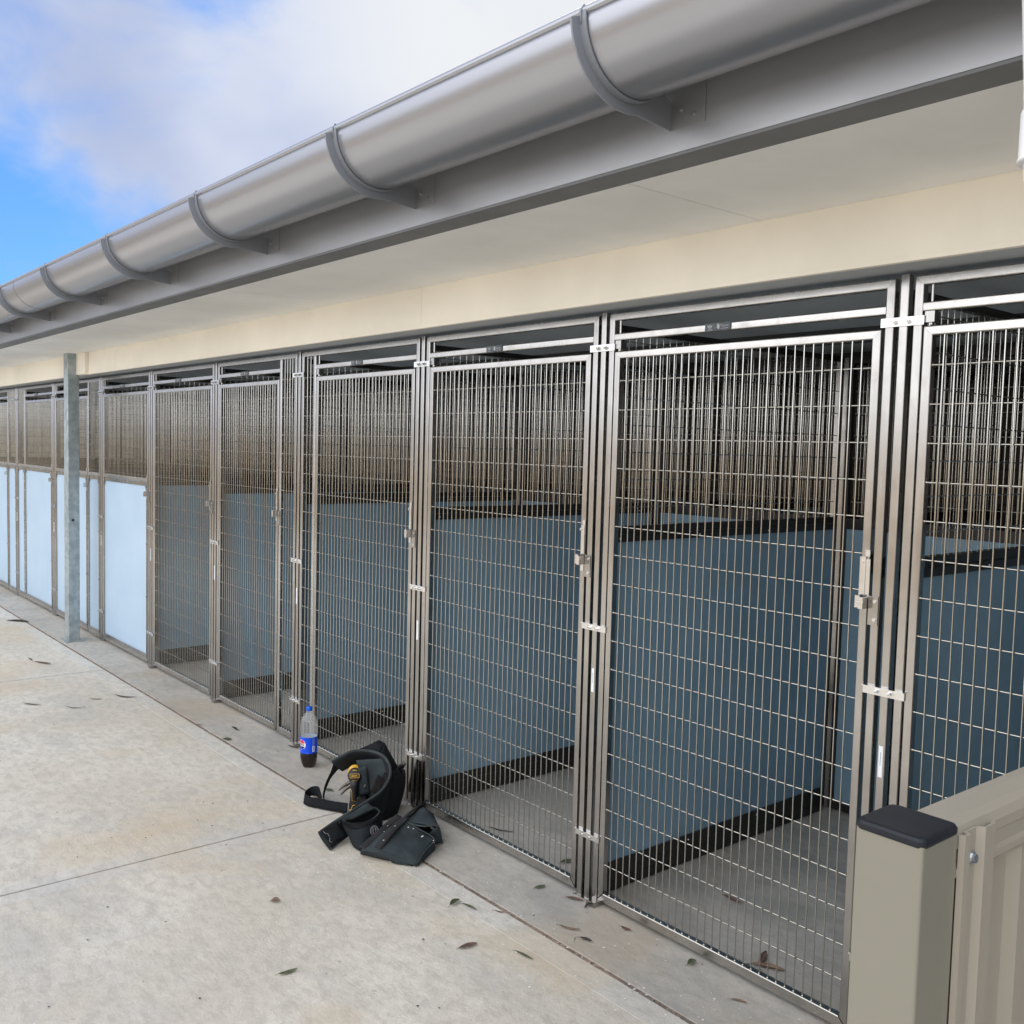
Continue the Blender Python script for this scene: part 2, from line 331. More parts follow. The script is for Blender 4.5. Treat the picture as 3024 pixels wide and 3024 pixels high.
def text_mesh(txt, size, bold=0.0):
    """lettering as flat geometry: vertices in the xy plane (x right, y up), centred; returns verts, faces"""
    cu = bpy.data.curves.new('lettering', 'FONT'); cu.body = txt; cu.size = size; cu.align_x = 'CENTER'; cu.align_y = 'CENTER'; cu.offset = bold
    ob = bpy.data.objects.new('lettering', cu); C.objects.link(ob); bpy.context.view_layer.update()
    me = bpy.data.meshes.new_from_object(ob.evaluated_get(bpy.context.evaluated_depsgraph_get()))
    vs = [tuple(v.co) for v in me.vertices]; fs = [tuple(p.vertices) for p in me.polygons]
    bpy.data.objects.remove(ob); bpy.data.curves.remove(cu); bpy.data.meshes.remove(me); return vs, fs
X_, Y_, Z_ = Vector((1,0,0)), Vector((0,1,0)), Vector((0,0,1))
T = 0.025
def vert(mb, x, z0, z1, y=0.0125, k0=0.0, k1=0.0):       # upright 25 mm tube, front face at y = 0
    mb.member((x, y, z0), (x, y, z1), X_, T, Y_, T, 0.0034, k0, k1)
def horz(mb, x0, x1, z, y=0.0125, k0=0.0, k1=0.0, h=T, d=T):
    mb.member((x0, y, z), (x1, y, z), Z_, h, Y_, d, 0.0034, k0, k1)

# ---------------------------------------------------------------- ground
XL, XR = -17.0, 3.0
CJ = [-3.767+3.353*k for k in range(-4, 3)]
m = MB(); m.add([(-600,-600,-0.06),(600,-600,-0.06),(600,600,-0.06),(-600,600,-0.06)], [(0,1,2,3)]); m.build('ground', M_EARTH, kind='structure')
m = MB()
xs = [XL]+[c for c in CJ if XL < c < XR]+[XR]
for a, b in zip(xs, xs[1:]):
    m.cur = 0; m.box((a+0.085, -8.6, -0.12), (b-0.085, -0.40, -0.0035))
    m.cur = 1; m.box((a+0.005, -8.6, -0.12), (a+0.085, -0.40, -0.003)); m.box((b-0.085, -8.6, -0.12), (b-0.005, -0.40, -0.003)); m.box((a+0.005, -0.40, -0.12), (b-0.005, -0.301, -0.0025))
m.build('yard_pavement', [M_YARD, M_EDGE], kind='structure')
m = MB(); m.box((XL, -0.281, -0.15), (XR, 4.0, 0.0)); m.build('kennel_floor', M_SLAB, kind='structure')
m = MB(); m.box((XL, -0.303, -0.12), (XR, -0.281, -0.0055))
for c in CJ: m.box((c-0.005, -8.6, -0.12), (c+0.005, -0.3032, -0.009))
m.build('expansion_joint', M_DIRT, kind='structure')

# ---------------------------------------------------------------- building shell
bld = thing('kennel_building', 'long low kennel building with cream beam, pale eave lining and grey fascia', 'building', (-6, 2, 0))
m = MB(); m.box((XL, -0.145, 2.145), (XR, -0.1275, 2.7)); m.box((XL, -0.148, 2.1395), (XR, -0.128, 2.152))
for x in (-11.6, -7.35, -3.42, 0.5): m.box((x-0.0015, -0.1462, 2.152), (x+0.0015, -0.144, 2.31))
m.build('lintel_beam', M_CREAM, bld)
m = MB()
for a, b in zip([XL, -13.7, -11.3, -8.9, -6.5, -4.1, -1.72], [-13.7, -11.3, -8.9, -6.5, -4.1, -1.72, XR]): m.box((a+0.0012, -0.70, 2.31), (b-0.0012, -0.146, 2.318))
m.box((XL, -0.705, 2.3185), (XR, -0.1455, 2.335)); m.build('soffit', M_SOFFIT, bld)
m = MB(); m.box((XL, -0.792, 2.3125), (XR, -0.79, 2.60)); m.build('fascia', M_FAS, bld)
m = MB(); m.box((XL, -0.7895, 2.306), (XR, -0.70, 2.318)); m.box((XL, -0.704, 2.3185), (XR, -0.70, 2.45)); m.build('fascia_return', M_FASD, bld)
m = MB(); m.add([(XL,-0.86,2.598),(XR,-0.86,2.598),(XR,4.2,3.1),(XL,4.2,3.1),(XL,-0.86,2.61),(XR,-0.86,2.61),(XR,4.2,3.112),(XL,4.2,3.112)], [(3,2,1,0),(4,5,6,7),(0,1,5,4),(1,2,6,5),(2,3,7,6),(3,0,4,7)]); m.build('roof', M_FAS, bld)
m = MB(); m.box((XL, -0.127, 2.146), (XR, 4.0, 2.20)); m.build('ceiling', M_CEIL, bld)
m = MB()
for y in (0.95, 1.75, 2.7): m.box((XL, y, 2.098), (XR, y+0.10, 2.1495))
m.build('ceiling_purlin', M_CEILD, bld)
m = MB(); m.box((XL, 3.2, 0), (XR, 3.4, 2.15)); m.build('rear_wall', M_BRICK, bld)
for xx in (XL-0.1, XR):
    m = MB(); m.box((xx, 0.1, 0), (xx+0.1, 3.2, 2.3)); m.build('end_wall', M_CREAM, bld)
m = MB(); m.box((-8.228, -0.172, 2.142), (-8.00, -0.1458, 2.3095)); m.build('beam_cover_box', M_CREAM, bld)

# gutter
gut = thing('gutter', 'half round grey metal gutter running along the eave on brackets', 'gutter', (-6, -0.95, 2.39))
gc, gz, gr = -0.940, 2.530, 0.137
arc = lambda r, a0, a1, n: [(gc+r*math.cos(R(a0+(a1-a0)*i/n)), gz+r*math.sin(R(a0+(a1-a0)*i/n))) for i in range(n+1)]
m = MB(); o_ = arc(gr, 180, 360, 28); i_ = arc(gr-0.002, 360, 180, 28)
m.extr(o_+i_, XL, XR, smooth=True, caps=False); m.build('gutter_trough', M_GUT, gut)
m = MB(); m.cyl((XL, gc-gr+0.006, gz+0.006), (XR, gc-gr+0.006, gz+0.006), 0.0105, 14); m.build('gutter_bead', M_GUT, gut)
for sx in (-6.21,):
    m = MB(); m.extr(arc(gr+0.0015, 180, 350, 24)+arc(gr+0.0002, 350, 180, 24), sx-0.0008, sx+0.0008, smooth=False); m.build('gutter_seam', M_BRG, gut)
for k in range(18):
    bx = 1.53-1.0085*k
    if bx < XL: break
    m = MB()
    outer = arc(gr+0.026, 184, 283, 20)+[(-0.7925, 2.362)]
    inner = [(-0.7925, 2.420)]+arc(gr+0.002, 320, 181, 22)
    m.extr(outer+inner, bx-0.0022, bx+0.0022)
    # flange bent back along the curve, against the trough
    fl = arc(gr+0.0045, 178, 300, 18)+arc(gr+0.0012, 300, 178, 18)
    m.extr(fl, bx, bx+0.021)
    m.cur = 2; m.box((bx+0.0023, -0.7938, 2.362), (bx+0.098, -0.7922, 2.47))
    m.cur = 1; m.cyl((bx+0.066, -0.7938, 2.385), (bx+0.066, -0.7955, 2.385), 0.004, 8); m.cyl((bx+0.028, -0.7943, 2.402), (bx+0.028, -0.7985, 2.402), 0.0045, 8)
    m.cur = 0; m.tube([(bx+0.008, gc-gr-0.004, gz-0.02), (bx+0.008, gc-gr-0.0065, gz+0.004), (bx+0.008, gc-gr+0.001, gz+0.018), (bx+0.008, gc-gr+0.014, gz+0.017)], 0.0022, 6)
    m.build('gutter_bracket', [M_BRG, M_ZN, M_FAS], gut)
# white downpipe on the right
dp = thing('downpipe', 'white plastic downpipe with a thick socket collar in the top right corner', 'pipe', (-0.6, -0.95, 2.0))
px_, py_ = -0.614, -0.95
m = MB(); m.cyl((px_+0.002, py_, 2.12), (px_-0.0175, py_, 2.392), 0.0445, 36); m.build('pipe', M_PIPE, dp)
m = MB(); m.lathe([(0.0448, 0.078), (0.0490, 0.068), (0.0494, 0.004), (0.0508, 0.001), (0.0508, -0.003), (0.046, -0.003)], (px_, py_, 2.088), 40); m.build('socket_collar', M_PIPE, dp)
m = MB(); m.tube([(px_, py_, 2.10), (px_+0.002, py_, 2.07), (px_+0.012, py_+0.01, 2.035), (px_+0.035, py_+0.04, 1.98), (px_+0.13, py_+0.20, 1.83), (px_+0.18, py_+0.36, 1.73), (px_+0.19, py_+0.45, 1.62), (px_+0.19, py_+0.47, 0.0)], 0.0435, 32); m.build('pipe_bend', M_PIPE, dp)

# galvanised column
col = thing('steel_column', 'square galvanised steel column standing on the slab in front of the blue doors', 'column', (-8.285, -0.192, 0))
m = MB(); m.member((-8.285, -0.1925, 0.006), (-8.285, -0.1925, 2.3095), X_, 0.112, Y_, 0.088, 0.006); m.build('column_shaft', M_GALV, col)
m = MB(); m.box((-8.365, -0.262, 0.0), (-8.205, -0.122, 0.006)); m.build('base_plate', M_GALV, col)
m = MB(); m.cyl((-8.230, -0.20, 0.985), (-8.2265, -0.20, 0.985), 0.011, 16); m.build('bolt_hole', M_DKSTEEL, col)
m = MB()
for y in (-0.252, -0.135):
    for x in (-8.352, -8.218): m.cyl((x, y, 0.006), (x, y, 0.016), 0.006, 6, smooth=False)
m.build('anchor_bolt', M_ZN, col)

# ---------------------------------------------------------------- kennel fronts
POSTS = [1.02, -0.235, -1.360, -2.485, -3.615, -4.782, -5.890, -7.032, -8.172, -9.552, -10.925, -12.60, -13.75]
PITCH = 0.0305
def bars_xz(mb, x0, x1, z0, z1, y=0.0125, hz=None, r=0.0022):
    n = max(1, round((x1-x0)/PITCH)-1); st = (x1-x0)/(n+1)
    for i in range(n): x = x0+st*(i+1); mb.cyl((x, y-0.0075, z0), (x, y-0.0075, z1), r, 7, caps=False); 
    for z in hz: mb.cyl((x0, y-0.003, z), (x1, y-0.003, z), 0.0023, 7, caps=False)
    # weld blobs where the bars meet the frame
    for i in range(n):
        x = x0+st*(i+1); mb.sphere((x, y-0.0075, z0+0.0005), 0.0044, 6, 4, (1, 1, 0.8)); 
    for z in hz: mb.sphere((x0+0.001, y-0.003, z), 0.0042, 6, 4); mb.sphere((x1-0.001, y-0.003, z), 0.0042, 6, 4)
HZ = [0.156+0.1023*k for k in range(18)]
def badge(parent, x, z):
    m = MB(); m.box((x-0.05, -0.0016, z-0.0122), (x+0.05, 0.0002, z+0.0122))
    b = m.build('badge', M_BADGE, parent)
    m = MB(); y = -0.0021
    def P(u, v): return (x+u, y, z+v)
    # emblem: winged shield round a dot
    def ring(cx, cz, rx, rz, w, a0=0, a1=360, n=20):
        vs = []; fs = []
        for i in range(n+1):
            a = R(a0+(a1-a0)*i/n); vs += [P(cx+rx*math.cos(a), cz+rz*math.sin(a)), P(cx+(rx-w)*math.cos(a), cz+(rz-w)*math.sin(a))]
        for i in range(n): fs.append((2*i, 2*i+2, 2*i+3, 2*i+1))
        m.add(vs, fs)
    ring(-0.0305, 0.0015, 0.0052, 0.0068, 0.0014); ring(-0.0305, 0.0015, 0.0022, 0.0026, 0.0022)
    for sgn in (-1, 1): m.add([P(-0.0305+sgn*0.0048, 0.003), P(-0.0305+sgn*0.0105, 0.0072), P(-0.0305+sgn*0.008, 0.0005), P(-0.0305+sgn*0.003, -0.0042)], [(0, 1, 2, 3)])
    m.add([P(-0.0405, -0.0092), P(-0.0205, -0.0092), P(-0.0205, -0.0078), P(-0.0405, -0.0078)], [(0,1,2,3)])
    m.add([P(-0.0108, -0.007), P(-0.0103, -0.007), P(-0.0103, 0.008), P(-0.0108, 0.008)], [(0,1,2,3)])
    # cross shaped mark
    for c_, h_ in (((0.0015, 0.002), (0.0018, 0.0078)), ((0.0045, -0.0005), (0.0018, 0.0078)), ((0.003, 0.0035), (0.006, 0.0017)), ((0.003, -0.002), (0.006, 0.0017))):
        u, v = c_; a, b_ = h_; m.add([P(u-a, v-b_), P(u+a, v-b_), P(u+a, v+b_), P(u-a, v+b_)], [(0,1,2,3)]); y -= 0.00005
    vs, fs = text_mesh('Therian', 0.0105); m.add([(x+0.027+a, y, z+0.0022+b_) for a, b_, c_ in vs], fs)
    m.add([P(0.0125, -0.0070), P(0.0425, -0.0070), P(0.0425, -0.0058), P(0.0125, -0.0058)], [(0,1,2,3)])
    o = m.build('badge_print', M_BADGEW, b)
def bracket(parent, x, z, ang=True):
    m = MB(); m.box((x-0.0605, -0.0052, z-0.0118), (x+0.0605, -0.0008, z+0.0118))
    m.box((x-0.0605, -0.0125, z+0.0093), (x+0.0605, -0.0052, z+0.0118)) if z < 1.9 else None
    b = m.build('clamp_bracket', M_BRK, parent)
    m = MB()
    for s in (-0.0205, 0.0175):
        m.cyl((x+s, -0.0052, z-0.001), (x+s, -0.0065, z-0.001), 0.0078, 14); m.cyl((x+s, -0.0065, z-0.001), (x+s, -0.0125, z-0.001), 0.0066, 6, smooth=False); m.cyl((x+s, -0.0125, z-0.001), (x+s, -0.0195, z-0.001), 0.0036, 8)
    m.build('bolt', M_BOLT, b)
def latch(parent, xd, xf, near):
    """slide latch: long plate on the door stile xd, keeper plate on the frame stile xf"""
    m = MB()
    if near:
        m.box((xd-0.0135, -0.0040, 1.232), (xd+0.0035, -0.0008, 1.376)); m.box((xd+0.0035, -0.0022, 1.262), (xd+0.0165, -0.0008, 1.370))
    else:
        m.box((xd-0.006, -0.003, 1.21), (xd+0.011, -0.0008, 1.376)) 
    m.box((xd+0.002, -0.0045, 1.378), (xd+0.016, -0.0008, 1.396))
    p = m.build('latch_plate', M_BRK, parent)
    m = MB(); m.box((xd-0.0135, -0.022, 1.235), (xd-0.0105, -0.0045, 1.270)); m.box((xd-0.0105, -0.022, 1.236), (xd+0.0005, -0.0195, 1.269))
    m.box((xd+0.001, -0.030, 1.234), (xd+0.0125, -0.0275, 1.266)); m.box((xd+0.0125, -0.030, 1.234), (xd+0.0150, -0.0046, 1.266)); m.cyl((xd-0.002, -0.024, 1.252), (xd+0.016, -0.024, 1.252), 0.0052, 10)
    m.build('latch_bolt', M_BRK, p)
    m = MB(); m.cyl((xd-0.0065, -0.004, 1.362), (xd-0.0065, -0.0062, 1.362), 0.0052, 12); m.build('screw', M_BOLT, p)
def keeper(parent, xf):
    m = MB(); m.box((xf-0.0185, -0.0035, 1.190), (xf+0.0105, -0.0008, 1.270)); p = m.build('latch_keeper', M_ST, parent)
    for z in (1.256, 1.205):
        m = MB(); m.cyl((xf+0.001, -0.0035, z), (xf+0.001, -0.0062, z), 0.0050, 12); m.build('screw', M_BOLT, p)
def fillet_panel(x0, x1, z0, z1, y0, y1, r=0.02):
    m = MB(); pts = []
    for cx, cz, a0 in ((x1-r, z1-r, 0), (x0+r, z1-r, 90), (x0+r, z0+r, 180), (x1-r, z0+r, 270)):
        for i in range(6): a = R(a0+90*i/5); pts.append((cx+r*math.cos(a), cz+r*math.sin(a)))
    n = len(pts); m.add([(x, y0, z) for x, z in pts]+[(x, y1, z) for x, z in pts], [tuple(range(n)), tuple(range(2*n-1, n-1, -1))]+[(i+n, (i+1) % n+n, (i+1) % n, i) for i in range(n)]); return m
def kennel(label, p_left, p_right, style, side=None, has_badge=True, near=False):
    xl = p_left+0.0405; xr = p_right-0.0395     # centre lines of the two frame stiles
    root = thing('kennel_gate', label, 'kennel gate', ((xl+xr)/2, 0, 0), 'stainless kennel fronts in a row')
    m = MB(); m.cur = 0
    vert(m, xl, 0.004, 2.1165, k1=-1.0); vert(m, xr, 0.004, 2.1165, k1=1.0)
    m.cur = 1; horz(m, xl+0.0005, xr-0.0005, 2.1165, k0=-1.0, k1=1.0)
    dl, dr = xl+0.0125, xr-0.0125
    if side == 'L': xs_ = xl+0.1305; vert(m, xs_, 0.02, 2.1035); dl = xs_+0.0125
    if side == 'R': xs_ = xr-0.176 if p_left > -6.5 else xr-0.303; vert(m, xs_, 0.02, 2.1035); dr = xs_-0.0125
    if side == 'RL': xs_ = xr-0.325; vert(m, xs_, 0.02, 2.1035); dr = xs_-0.0125
    if side == 'LL': xs_ = xl+0.272; vert(m, xs_, 0.02, 2.1035); dl = xs_+0.0125
    m.cur = 0
    m.box((xl-0.012, -0.028, 0.0), (xl+0.030, 0.024, 0.0195)) if p_left > -8 else None
    m.box((xr-0.016, -0.004, 0.0), (xr+0.016, 0.030, 0.0035))
    m.build('frame', [M_ST, M_STH], root)
    m = MB(); horz(m, dl+0.0002, dr-0.0002, 2.047, h=0.024, d=0.022, y=0.0125); m.build('transom_rail', M_STH, root)
    m = MB(); m.cyl((dl+0.019, 0.0125, 2.000), (dl+0.019, 0.0125, 2.1045), 0.0045, 10); m.box((dl+0.006, 0.0015, 2.006), (dl+0.032, 0.030, 2.0345)); m.cyl((dl+0.016, 0.010, 1.994), (dl+0.016, 0.010, 2.006), 0.0035, 10); m.build('pivot_hinge', M_ST, root)
    if has_badge: badge(root, dl+(dr-dl)*0.445, 2.048)
    # door
    a, b = dl+0.0045+0.0125, dr-0.0105-0.0125+0.0
    door = None
    m = MB(); m.cur = 0
    zb, zt = 0.040, 1.984
    vert(m, a, zb, zt, k0=1.0, k1=-1.0); vert(m, b, zb, zt, k0=-1.0, k1=1.0)
    m.cur = 1; horz(m, a+0.0005, b-0.0005, zt, k0=-1.0, k1=1.0); m.cur = 1
    m.member((a+0.0005, 0.0125, 0.0355), (b-0.0005, 0.0125, 0.0355), Z_, 0.034, Y_, T, 0.0045, 1.0, -1.0)
    if style == 'blue': horz(m, a+0.0125, b-0.0125, 1.350, h=0.026)
    door = m.build('door', [M_ST, M_STH], root)
    m = MB()
    if style == 'mesh': bars_xz(m, a+0.0125, b-0.0125, 0.054, 1.973, hz=HZ)
    else: bars_xz(m, a+0.0125, b-0.0125, 1.364, 1.973, hz=[h for h in HZ if h > 1.38])
    m.build('bar_grille', M_BAR, door)
    def trim(x0, x1, z0, z1, par, w=0.026):
        m = MB(); m.box((x0, -0.0032, z1-w), (x1, -0.0006, z1)); m.box((x0, -0.0032, z0), (x1, -0.0006, z0+w)); m.box((x0, -0.0032, z0+w), (x0+0.009, -0.0006, z1-w)); m.box((x1-0.009, -0.0032, z0+w), (x1, -0.0006, z1-w))
        for xx in (x0+0.006, x1-0.006):
            for zz in (z1-0.02, z1-0.45, z0+0.45, z0+0.02): m.sphere((xx, -0.004, zz), 0.005, 8, 5)
        m.sphere(((x0+x1)/2, -0.004, z1-0.013), 0.005, 8, 5); m.sphere(((x0+x1)/2, -0.004, z0+0.013), 0.005, 8, 5)
        for xx, sx in ((x0, 1), (x1, -1)):
            m.add([(xx, -0.005, z1), (xx+sx*0.03, -0.005, z1), (xx+sx*0.028, -0.005, z1-0.035), (xx+sx*0.012, -0.005, z1-0.055), (xx, -0.005, z1-0.07)], [(0,1,2,3,4) if sx < 0 else (4,3,2,1,0)])
        m.build('panel_trim', M_ST, par)
    if style == 'blue':
        fillet_panel(a+0.0126, b-0.0126, 0.0528, 1.3365, 0.006, 0.018).build('door_panel', M_BLUE, door)
        trim(a+0.003, b-0.003, 0.050, 1.335, door)
    m = MB(); m.cyl((a-0.004, -0.004, 0.022), (a+0.004, -0.004, 0.022), 0.004, 8)
    latch(door, b, xr if side not in ('R', 'RL') else xs_, near)
    keeper(root, dr+0.0125)
    if side:
        x0, x1 = (xl+0.0125, xs_-0.0125) if side in ('L', 'LL') else (xs_+0.0125, xr-0.0125)
        m = MB(); m.member((x0+0.0002, 0.0125, 0.031), (x1-0.0002, 0.0125, 0.031), Z_, 0.034, Y_, 0.0244, 0.002)
        if style == 'blue': horz(m, x0+0.0002, x1-0.0002, 1.350, h=0.026, d=0.0244); m.box((x0+0.0004, 0.0185, 0.030), (x0+0.012, 0.0240, 1.351))
        sp = m.build('side_panel', M_STH, root)
        m = MB(); bars_xz(m, x0, x1, 0.048 if style == 'mesh' else 1.364, 2.104, hz=[h for h in HZ+[1.995] if style == 'mesh' or h > 1.38]); m.build('bar_grille', M_BAR, sp)
        if style == 'blue':
            m = MB(); m.box((x0+0.0003, 0.006, 0.0485), (x1-0.0003, 0.018, 1.3365)); m.build('panel', M_BLUE, sp); trim(x0-0.004, x1+0.004, 0.046, 1.335, sp)
    return root
def partition(label, X, blue_from=0, ghost=False):
    root = thing('kennel_partition', label, 'partition', (X, 0, 0), 'partitions between the kennels')
    m = MB(); vert(m, X, 0.002, 2.136); m.box((X-0.02, -0.006, 0.0), (X+0.02, 0.032, 0.0035)); m.build('front_post', M_ST, root)
    for z in (2.012, 1.0 + 0.012, 0.243): bracket(root, X-0.0005, z)
    if X > -12:
        m = MB(); m.box((X-0.0062, -0.0012, 0.775), (X+0.0062, -0.0002, 0.862)); s_ = m.build('sticker', M_WHITE, root)
        m = MB()
        for k in range(9): z = 0.845-0.0042*k; w = 0.0012 if k % 3 else 0.0017; m.add([(X-0.0012, -0.0015, z), (X+w*0.4, -0.0015, z), (X+w*0.4, -0.0015, z-0.003), (X-0.0012, -0.0015, z-0.003)], [(0,3,2,1)])
        m.build('sticker_print', M_GREYINK, s_)
    y0, y1, y2 = 0.034, 1.50, 1.575
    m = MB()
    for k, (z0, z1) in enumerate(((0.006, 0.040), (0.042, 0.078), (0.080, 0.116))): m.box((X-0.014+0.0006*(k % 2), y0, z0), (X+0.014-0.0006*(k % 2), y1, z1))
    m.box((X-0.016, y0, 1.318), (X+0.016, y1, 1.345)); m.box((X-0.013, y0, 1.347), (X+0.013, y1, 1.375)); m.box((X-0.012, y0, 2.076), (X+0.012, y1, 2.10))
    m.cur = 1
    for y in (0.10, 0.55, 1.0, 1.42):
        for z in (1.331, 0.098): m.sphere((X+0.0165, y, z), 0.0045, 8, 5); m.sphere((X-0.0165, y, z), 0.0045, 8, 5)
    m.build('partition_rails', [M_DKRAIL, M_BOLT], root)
    m = MB(); m.box((X-0.007, y0+0.0125, 0.116), (X+0.007, y1, 1.318)); m.build('partition_panel', M_BLUE_SHADED, root)
    m = MB()
    for y in (y0+0.0125, y1+0.012, y2): m.member((X, y, 0.004), (X, y, 2.10), X_, T, Y_, T, 0.002)
    m.build('partition_post', M_ST, root)
    m = MB(); n = 38; st = (y1-y0-0.025)/(n+1)
    for i in range(n): y = y0+0.025+st*(i+1); m.cyl((X, y, 1.375), (X, y, 2.077), 0.0016, 8, caps=False)
    for k in range(7): z = 1.445+0.1*k; m.cyl((X+0.004, y0+0.02, z), (X+0.004, y1, z), 0.0022, 6, caps=False)
    # second bay of the partition towards the back
    n = 36; ya = y2+0.012; st = (3.18-ya)/(n+1)
    for i in range(n): y = ya+st*(i+1); m.cyl((X, y, 1.375), (X, y, 2.077), 0.0024, 5, caps=False)
    for k in range(7): z = 1.445+0.1*k; m.cyl((X+0.004, ya, z), (X+0.004, 3.18, z), 0.0022, 5, caps=False)
    m.build('bar_grille', M_BAR, root)
    m = MB(); m.box((X-0.007, ya, 0.116), (X+0.007, 3.18, 1.318)); m.build('partition_panel', M_BLUE_SHADED, root)
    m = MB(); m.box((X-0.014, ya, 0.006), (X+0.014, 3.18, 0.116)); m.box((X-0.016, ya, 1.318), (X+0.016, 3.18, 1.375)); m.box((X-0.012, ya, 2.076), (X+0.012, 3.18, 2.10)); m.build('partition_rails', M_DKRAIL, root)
def inner_gate(label, xa, xb):
    root = thing('inner_gate', label, 'kennel gate', ((xa+xb)/2, 1.55, 0), 'inner gates at the back of the kennels')
    y = 1.565; x0, x1 = xa+0.03, xb-0.03
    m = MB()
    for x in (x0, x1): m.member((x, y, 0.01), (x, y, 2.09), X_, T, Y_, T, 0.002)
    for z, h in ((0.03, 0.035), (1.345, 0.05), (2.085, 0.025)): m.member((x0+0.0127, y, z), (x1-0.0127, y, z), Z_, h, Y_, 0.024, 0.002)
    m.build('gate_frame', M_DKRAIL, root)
    m = MB(); m.box((x0+0.0127, y-0.006, 0.0478), (x1-0.0127, y+0.006, 1.3195)); m.build('gate_panel', M_BLUE_SHADED, root)
    m = MB(); n = 31; st = (x1-x0-0.025)/(n+1)
    for i in range(n): x = x0+0.0125+st*(i+1); m.cyl((x, y, 1.37), (x, y, 2.073), 0.0024, 6, caps=False)
    for k in range(7): z = 1.445+0.1*k; m.cyl((x0, y+0.004, z), (x1, y+0.004, z), 0.0022, 6, caps=False)
    m.build('bar_grille', M_BAR, root)

FR = [
 ('full mesh kennel front at the right edge beyond the beige fence, out past its door', -0.235, 1.02, 'mesh', None, False, False),
 ('full mesh kennel front behind the beige fence rail, cut by the right edge', -1.360, -0.235, 'mesh', None, False, False),
 ('widest mesh kennel front with shiny latch, left of the beige fence post', -2.485, -1.360, 'mesh', None, True, True),
 ('unobstructed mesh kennel front directly right of the tool belt', -3.615, -2.485, 'mesh', None, True, False),
 ('mesh kennel front behind bottle and tool belt, barred strip left of its door', -4.782, -3.615, 'mesh', 'L', True, False),
 ('mesh kennel front left of the cola bottle, barred strip right of its door', -5.890, -4.782, 'mesh', 'R', True, False),
 ('mesh kennel front directly right of the last blue door, without any side strip', -7.032, -5.890, 'mesh', None, True, False),
 ('kennel front with the nearest light blue door, right of the galvanised column', -8.172, -7.032, 'blue', None, True, False),
 ('blue kennel front half hidden by the galvanised column, blue strip at its right', -9.552, -8.172, 'blue', 'R', True, False),
 ('blue kennel front just left of the galvanised column, blue strip left of its door', -10.925, -9.552, 'blue', 'LL', True, False),
 ('blue kennel front cut by the left photo edge, blue strip right of its door', -12.60, -10.925, 'blue', 'RL', True, False),
 ('last kennel front of the row beyond the left edge, with a blue door', -13.75, -12.60, 'blue', None, False, False)]
for f in FR: kennel(*f)
PL = {1.02: 'partition post at the far right end of the row, beyond the fence', -0.235: 'partition behind the beige fence, right of the photo edge', -1.360: 'partition whose post stands just above the black fence post cap',
 -2.485: 'partition behind the open view right of centre, its post nearest the fallen leaves', -3.615: 'partition whose post stands directly behind the tool belt', -4.782: 'partition whose post stands just left of the cola bottle',
 -5.890: 'partition between the two mesh doors left of the cola bottle', -7.032: 'partition post between the mesh doors and the nearest blue door', -8.172: 'partition post right of the galvanised column, left of the widest blue door',
 -9.552: 'partition post next left of the galvanised column', -10.925: 'partition post standing between two blue strips near the left edge', -12.60: 'partition post beyond the left edge of the photo', -13.75: 'last partition post at the far left end of the row'}
for X in POSTS: partition(PL[X], X)
GL = ['at the back right beyond the fence', 'seen above the beige fence rail', 'behind the nearest door with the shiny latch', 'behind the door right of the tool belt', 'behind the bottle and tool belt', 'behind the mesh door left of the bottle', 'behind the mesh door beside the blue doors', 'behind the widest blue door', 'behind the door hidden by the column', 'behind the blue door left of the column', 'behind the leftmost blue door']
for k, g in enumerate(GL): inner_gate('dark inner gate of bars over blue panel '+g, POSTS[k+1], POSTS[k])

# ---------------------------------------------------------------- beige fence, lower right
fe = thing('steel_fence', 'beige steel fence with capped post and ribbed sheet in the lower right corner', 'fence', (-0.59, -1.32, 0))
m = MB(); m.member((-0.5915, -1.3215, 0.0), (-0.5915, -1.3215, 1.190), X_, 0.088, Y_, 0.088, 0.004); fpost = m.build('fence_post', M_POSTB, fe)
m = MB()
def rrect(cx, cy, h, r, z, n=5):
    p = []
    for sx, sy, a0 in ((1, 1, 0), (-1, 1, 90), (-1, -1, 180), (1, -1, 270)):
        for i in range(n): a = R(a0+90*i/(n-1)); p.append((cx+sx*(h-r)+r*math.cos(a), cy+sy*(h-r)+r*math.sin(a), z))
    return p
rings = [rrect(-0.5915, -1.3215, 0.0450, 0.010, 1.1885), rrect(-0.5915, -1.3215, 0.0458, 0.011, 1.191), rrect(-0.5915, -1.3215, 0.0458, 0.011, 1.196), rrect(-0.5915, -1.3215, 0.0440, 0.011, 1.1995), rrect(-0.5915, -1.3215, 0.040, 0.011, 1.2005)]
vs = [p for r_ in rings for p in r_]; n = 20
m.add(vs, [(k*n+i, k*n+(i+1) % n, (k+1)*n+(i+1) % n, (k+1)*n+i) for k in range(4) for i in range(n)]+[tuple(range(4*n, 5*n)), tuple(range(n-1, -1, -1))], False); m.build('post_cap', M_CAP, fpost)
